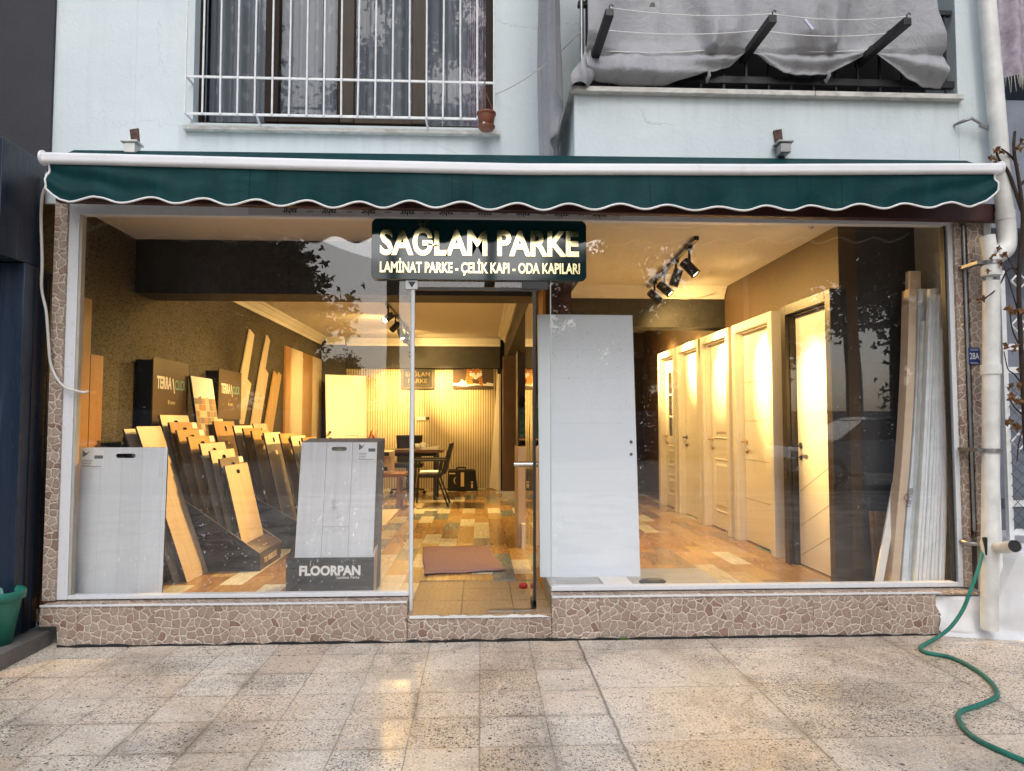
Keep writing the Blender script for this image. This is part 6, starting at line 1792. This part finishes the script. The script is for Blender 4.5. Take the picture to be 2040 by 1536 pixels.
for k in range(7):
    z = ctz + .08 + k * .062
    xx = cxa + .03 + (.05 if k > 4 else 0)
    bxo = MB().box(xx, cxa + .30, 2.47, 2.76, z, z + .052).build('box', M['green_box'])
    tag(bxo, ['lowest', 'second lowest', 'third', 'fourth', 'fifth', 'second from top', 'topmost'][k] + ' small green box in the pile on the brochure shelf', 'box', 'green boxes on the brochure shelf')
# wire on the right ceiling and a small hook
tag(MB().tube(smooth([Vector((1.85, 2.9, CZ - .06)), Vector((2.1, 2.95, CZ - .14)), Vector((2.35, 2.97, CZ - .13)), Vector((2.66, 3.0, CZ - .03))], 5), .004, 5).build('ceiling_wire', M['cable']), 'thin sagging wire along the cornice of the right room', 'wire')
c = at(1616, 438, Z=CZ)
tag(MB().lathe([(0, 0), (.02, -.004), (.026, -.03), (.016, -.06), (0, -.07)], Matrix.Translation((c.x, c.y, CZ - .001)), 14).build('ceiling_hook', M['beige']), 'small beige drop shaped fitting on the ceiling by the right window', 'fitting')

# ================================================================== TRACK LIGHTS
def track(label, p0, p1, heads):
    t = thing('track_light', label, 'track light', tuple((p0 + p1) / 2))
    d = (p1 - p0).normalized(); s = d.cross(Vector((0, 0, 1)))
    a = [p0 - s * .018, p0 + s * .018, p1 + s * .018, p1 - s * .018]
    MB().prism([(v.x, v.y, CZ - .032) for v in a], (0, 0, .031)).build('track', M['black_metal'], t)
    for fr_, drop, aim, watt, size in heads:
        p = p0.lerp(p1, fr_); top = Vector((p.x, p.y, CZ - .032)); c = top - Vector((0, 0, drop))
        ax = (aim - c).normalized()
        zq = ax.to_track_quat('Z', 'Y').to_matrix().to_4x4()
        h = MB().lathe([(0, -.075), (.040, -.075), (.043, -.070), (.043, .068), (.045, .072), (.045, .08), (.038, .08), (.036, .066), (0, .066)], Matrix.Translation(c) @ zq, 22)
        hd_ = h.build('lamp_head', M['black_metal'], t)
        MB().box(top.x - .02, top.x + .02, top.y - .035, top.y + .035, top.z - .022, top.z - .0005).tube([top - Vector((0, 0, .02)), c + Vector((0, 0, .03))], .011, 8).build('stem', M['black_metal'], t)
        MB().lathe([(0, .0675), (.0355, .0675), (.0355, .070), (0, .070)], Matrix.Translation(c) @ zq, 18).build('lens', M['bulb'], hd_)
        L = bpy.data.lights.new('spot', 'SPOT'); L.energy = watt; L.color = SPOTCOL; L.spot_size = R(size); L.spot_blend = 1.0; L.shadow_soft_size = .03
        lo = bpy.data.objects.new('spot', L); C.objects.link(lo)
        lo.location = c + ax * .09; lo.rotation_euler = (-ax).to_track_quat('Z', 'Y').to_euler()
        W_ = bpy.data.lights.new('spill', 'SPOT'); W_.energy = watt * .11; W_.color = SPOTCOL; W_.spot_size = R(165); W_.spot_blend = 1.0; W_.shadow_soft_size = .035
        lw = bpy.data.objects.new('spill', W_); C.objects.link(lw)
        lw.location = c + ax * .092; lw.rotation_euler = lo.rotation_euler
SPOTCOL = (1.0, .62, .20)
XF = XR - .06
tr0 = at(1388, 470, Z=CZ); tr1 = at(1292, 568, Z=CZ)
KW = 6.6
track('black ceiling track with four spotlights aimed at the row of doors on the right', tr0, tr1,
      [(.12, .17, at(1632, 800, X=XF), 80 * KW, 42), (.36, .15, Vector((.95, 2.1, .2)), 30 * KW, 70), (.60, .16, at(1528, 750, X=XF), 90 * KW, 42), (.84, .15, at(1443, 725, X=XF), 100 * KW, 42)])
k0, k1 = Vector((1.75, 3.9, CZ)), Vector((1.75, 5.6, CZ))
track('black ceiling track with two spotlights over the far corridor doors, behind the dark beam', k0, k1,
      [(.1, .14, at(1382, 720, X=XF), 90 * KW, 44), (.8, .14, at(1330, 740, X=XF), 60 * KW, 60)])
f0_, f1_ = Vector((-.30, 1.95, CZ)), Vector((-.36, 2.5, CZ))
track('black ceiling track behind the front beam with two rack spotlights and one added for planks', f0_, f1_,
      [(.2, .13, Vector((-2.25, 1.0, .85)), 70 * KW, 52), (.8, .13, Vector((-2.2, 2.7, 1.15)), 60 * KW, 50), (1.0, .14, Vector((XL, 4.9, 1.45)), 80 * KW, 52)])  # last head added to brighten the zigzag planks on the left wall
tl0 = at(770, 602, Z=CZ); tl1 = at(819, 663, Z=CZ)
track('black ceiling track with five spotlights in the left part of the shop', tl0, tl1,
      [(.05, .14, Vector((-2.3, 2.6, 1.3)), 26 * KW, 60), (.30, .15, Vector((XL, 6.9, 1.5)), 80 * KW, 60), (.52, .17, Vector((-.3, 4.9, .15)), 55 * KW, 78), (.75, .15, at(785, 805, Y=YB), 80 * KW, 46), (.97, .17, at(905, 790, Y=YB), 74 * KW, 46)])

# ================================================================== THE STREET BEHIND THE CAMERA (seen mirrored in the glass)
def pine(name, seed, H, crown0, rad, clumps, mat, leaf=.32, trunk_r=.22, flat=.5):
    rr = random.Random(seed)
    t = thing(name, 'x', 'tree', (0, 0, 0))
    pts = [Vector((rr.uniform(-.25, .25) * k / 6, rr.uniform(-.25, .25) * k / 6, H * .97 * k / 6)) for k in range(7)]
    tk = MB().tube(pts, [trunk_r * (1 - .12 * k) for k in range(7)], 10)
    tips_ = []
    for k in range(26):
        z = crown0 + (H - crown0) * (k / 26) ** .9
        i = min(5, int(z / (H * .97) * 6)); b = pts[i].lerp(pts[i + 1], (z / (H * .97) * 6) - i)
        a = rr.uniform(0, 2 * PI); L = rad * (1 - .5 * (k / 26)) * rr.uniform(.55, 1.1)
        e = b + Vector((L * math.cos(a), L * math.sin(a), L * rr.uniform(.05, .45)))
        tk.tube([b, b.lerp(e, .5) + Vector((0, 0, -.1)), e], [.07, .05, .02], 6); tips_.append((b, e))
    tk.build('trunk', M['trunk'], t)
    cr = MB()
    for b, e in tips_:
        for _ in range(clumps):
            c = b.lerp(e, rr.uniform(.25, 1.12)) + Vector((rr.gauss(0, .38), rr.gauss(0, .38), rr.gauss(.12, .3) * flat * 2))
            for _2 in range(5):
                d = Vector((rr.gauss(0, 1), rr.gauss(0, 1), rr.gauss(0, .8))).normalized(); s = leaf * rr.uniform(.5, 1.2)
                n_ = d.cross(Vector((rr.gauss(0, 1), rr.gauss(0, 1), rr.gauss(0, 1)))).normalized() * s * .34
                c2 = c + d * s * .4
                cr.add([c2 - d * s * .5, c2 + n_, c2 + d * s * .6, c2 - n_], [(0, 1, 2, 3)])
    cr.build('crown', mat, t, recalc=False)
    return t
GZg = GZ - .03
pA = pine('pine_tree', 1, 13, 3.9, 2.6, 240, M['needles'], .15)
pB = pine('pine_tree', 2, 15, 4.3, 2.9, 240, M['needles'], .15)
pC = pine('pine_tree', 5, 19, 9.0, 2.8, 240, M['needles'], .15, .26)
spots_ = [(pB, -11.3, -14.5, 20, 'tall pine mirrored at the far left edge of the shop window'), (pA, -9.9, -13.6, 80, 'dense pine mirrored over the dark beam in the left window'), (pB, 9.6, -13.2, 120, 'dense pine mirrored over the doors in the right window'), (pA, 7.8, -14.4, 10, 'slender pine mirrored right of the shop sign'), (pB, 12.0, -13.5, 170, 'pine mirrored at the far right of the shop window'),
          (pA, -7.9, -13.8, 0, 'tall pine across the street, mirrored at the left of the shop window'), (pB, -8.4, -15.2, 50, 'broad pine across the street, mirrored left of the shop sign'), (pA, 7.2, -12, 130, 'pine with a bare trunk across the street, mirrored at the right of the shop window'), (pB, 7.1, -14, 200, 'second bare pine trunk mirrored beside the lamp post in the right window'), (pA, 12.5, -16, 260, 'pine far along the street to the right'), (pB, -14, -18, 300, 'pine far along the street to the left'), (pC, -2.9, -19, 40, 'tall bare trunked pine mirrored in the upstairs window'), (pC, .4, -21, 140, 'tall bare trunked pine mirrored at the right of the upstairs window'),]
used = set()
for t, x, y, rz, L in spots_:
    o = t if t.name not in used else dup(t)
    used.add(t.name)
    o.location = (x, y, GZg); o.rotation_euler = (0, 0, R(rz)); tag(o, L, 'tree', 'pines across the street')
bA = pine('street_tree', 3, 8.2, .8, 3.9, 260, M['needles2'], .24, .18, .9)
for i in range(8):
    o = bA if i == 0 else dup(bA)
    o.location = (-24 + 5.4 * i + (i % 3), -33 - 3 * (i % 2), GZg); o.rotation_euler = (0, 0, R(47 * i)); s = (.9 + .16 * (i % 3)) * (.62 if abs(o.location.x) < 11 else 1); o.scale = (s, s, s)
    tag(o, 'leafy tree in the belt of trees on the far side of the street', 'tree', 'belt of trees across the street')
for i, x in enumerate((-37, -31.5, -26, -21, 9.5, 18.5, 33)):
    o = dup(bA); s = 1.45 + .1 * (i % 3)
    o.location = (x, -42 - 2 * (i % 2), GZg); o.rotation_euler = (0, 0, R(61 * i)); o.scale = (s, s, s)
    tag(o, 'tall leafy tree of the rear row behind the belt of trees', 'tree', 'rear row of trees across the street')
lp = thing('lamp_post', 'grey street lamp post across the street, mirrored in the right window', 'lamp post', (5.6, -10, GZg))
MB().tube([(5.6, -10, GZg), (5.6, -10, 4.7)], [.07, .045], 12).build('pole', M['steel'], lp)
MB().hexa([(5.5, -9.4, 4.66), (5.7, -9.4, 4.66), (5.7, -10.05, 4.66), (5.5, -10.05, 4.66), (5.53, -9.45, 4.76), (5.67, -9.45, 4.76), (5.65, -10.05, 4.78), (5.55, -10.05, 4.78)]).build('lamp_head', M['steel'], lp)
tag(MB().box(-40, 40, -22.3, -22, GZg, 1.75).build('street_wall', M['neighbour_grey']), 'long grey wall on the far side of the street', 'wall')

def car(label, x, y, paint, group='cars parked across the street'):
    c = thing('parked_car', label, 'car', (x, y, GZg), group)
    P = [(-2.05, .32), (-2.1, .62), (-2.0, .86), (-1.25, .98), (-.75, 1.0), (1.1, 1.02), (1.7, .98), (2.02, .90), (2.1, .60), (2.05, .32)]
    m = MB(); n = len(P)
    for yy, k in ((-.82, .97), (-.86, 1.0), (.86, 1.0), (.82, .97)):
        m.v += [(x + u * k, y + yy, GZg + .3 + (v - .3) * (1 if abs(yy) > .84 else .99)) for u, v in P]
    for r_ in range(3):
        for i in range(n): m.f.append([r_ * n + i, r_ * n + (i + 1) % n, (r_ + 1) * n + (i + 1) % n, (r_ + 1) * n + i]); m.sm.append(False)
    m.f += [list(range(n)), list(range(3 * n, 4 * n))]; m.sm += [False, False]
    m.build('body', paint, c, bevel=.03)
    G = [(-1.2, .985), (-.55, 1.40), (.15, 1.47), (1.0, 1.42), (1.62, 1.0)]
    m = MB(); n = len(G)
    for yy, k in ((-.80, 1), (-.62, .93), (.62, .93), (.80, 1)):
        pass
    lo = [(u, v) for u, v in G]
    m.v += [(x + u, y - (.80 if v < 1.1 else .60), GZg + v) for u, v in G] + [(x + u, y + (.80 if v < 1.1 else .60), GZg + v) for u, v in G]
    m.f += [list(range(n)), list(range(n, 2 * n))] + [[i, (i + 1) % n, n + (i + 1) % n, n + i] for i in range(n)]; m.sm += [False] * (n + 2)
    m.build('windows', M['mirror_dark'], c, bevel=.02)
    MB().hexa([(x - .5, y - .61, GZg + 1.42), (x + .98, y - .61, GZg + 1.43), (x + .98, y + .61, GZg + 1.43), (x - .5, y + .61, GZg + 1.42), (x - .35, y - .52, GZg + 1.49), (x + .85, y - .52, GZg + 1.49), (x + .85, y + .52, GZg + 1.49), (x - .35, y + .52, GZg + 1.49)]).build('roof', paint, c, bevel=.02)
    for u in (-1.32, 1.30):
        for s in (-1, 1):
            w = MB().lathe([(0, -.09), (.30, -.09), (.32, -.06), (.32, .06), (.30, .09), (0, .09)], Matrix.Translation((x + u, y + s * .80, GZg + .32)) @ Matrix.Rotation(R(90), 4, 'X'), 24).build('wheel', M['black_mesh'], c)
            MB().lathe([(0, -.10), (.19, -.10), (.20, .10), (0, .10)], Matrix.Translation((x + u, y + s * .80, GZg + .32)) @ Matrix.Rotation(R(90), 4, 'X'), 16).build('rim', M['steel'], w)
    for s in (-1, 1):
        MB().box(x - 2.10, x - 1.98, y + s * .70 - .14, y + s * .70 + .14, GZg + .66, GZg + .78).build('headlight', M['paper'], c, bevel=.01)
        MB().box(x + 2.0, x + 2.11, y + s * .72 - .12, y + s * .72 + .12, GZg + .72, GZg + .84).build('tail_light', M['red_rubber'], c, bevel=.01)
    return c
car('silver car parked across the street, mirrored low in the right window', 8.6, -10.6, plain('silver_car_paint', (.45, .46, .48), .25, .6, var=0))
car('white car parked further along the street, mirrored by the window mouldings', 13.6, -10.8, plain('white_car_paint', (.75, .75, .75), .25, var=0))
car('dark grey car parked across the street, mirrored in the left window', -10.5, -10.7, plain('grey_car_paint', (.10, .105, .115), .25, .5, var=0))
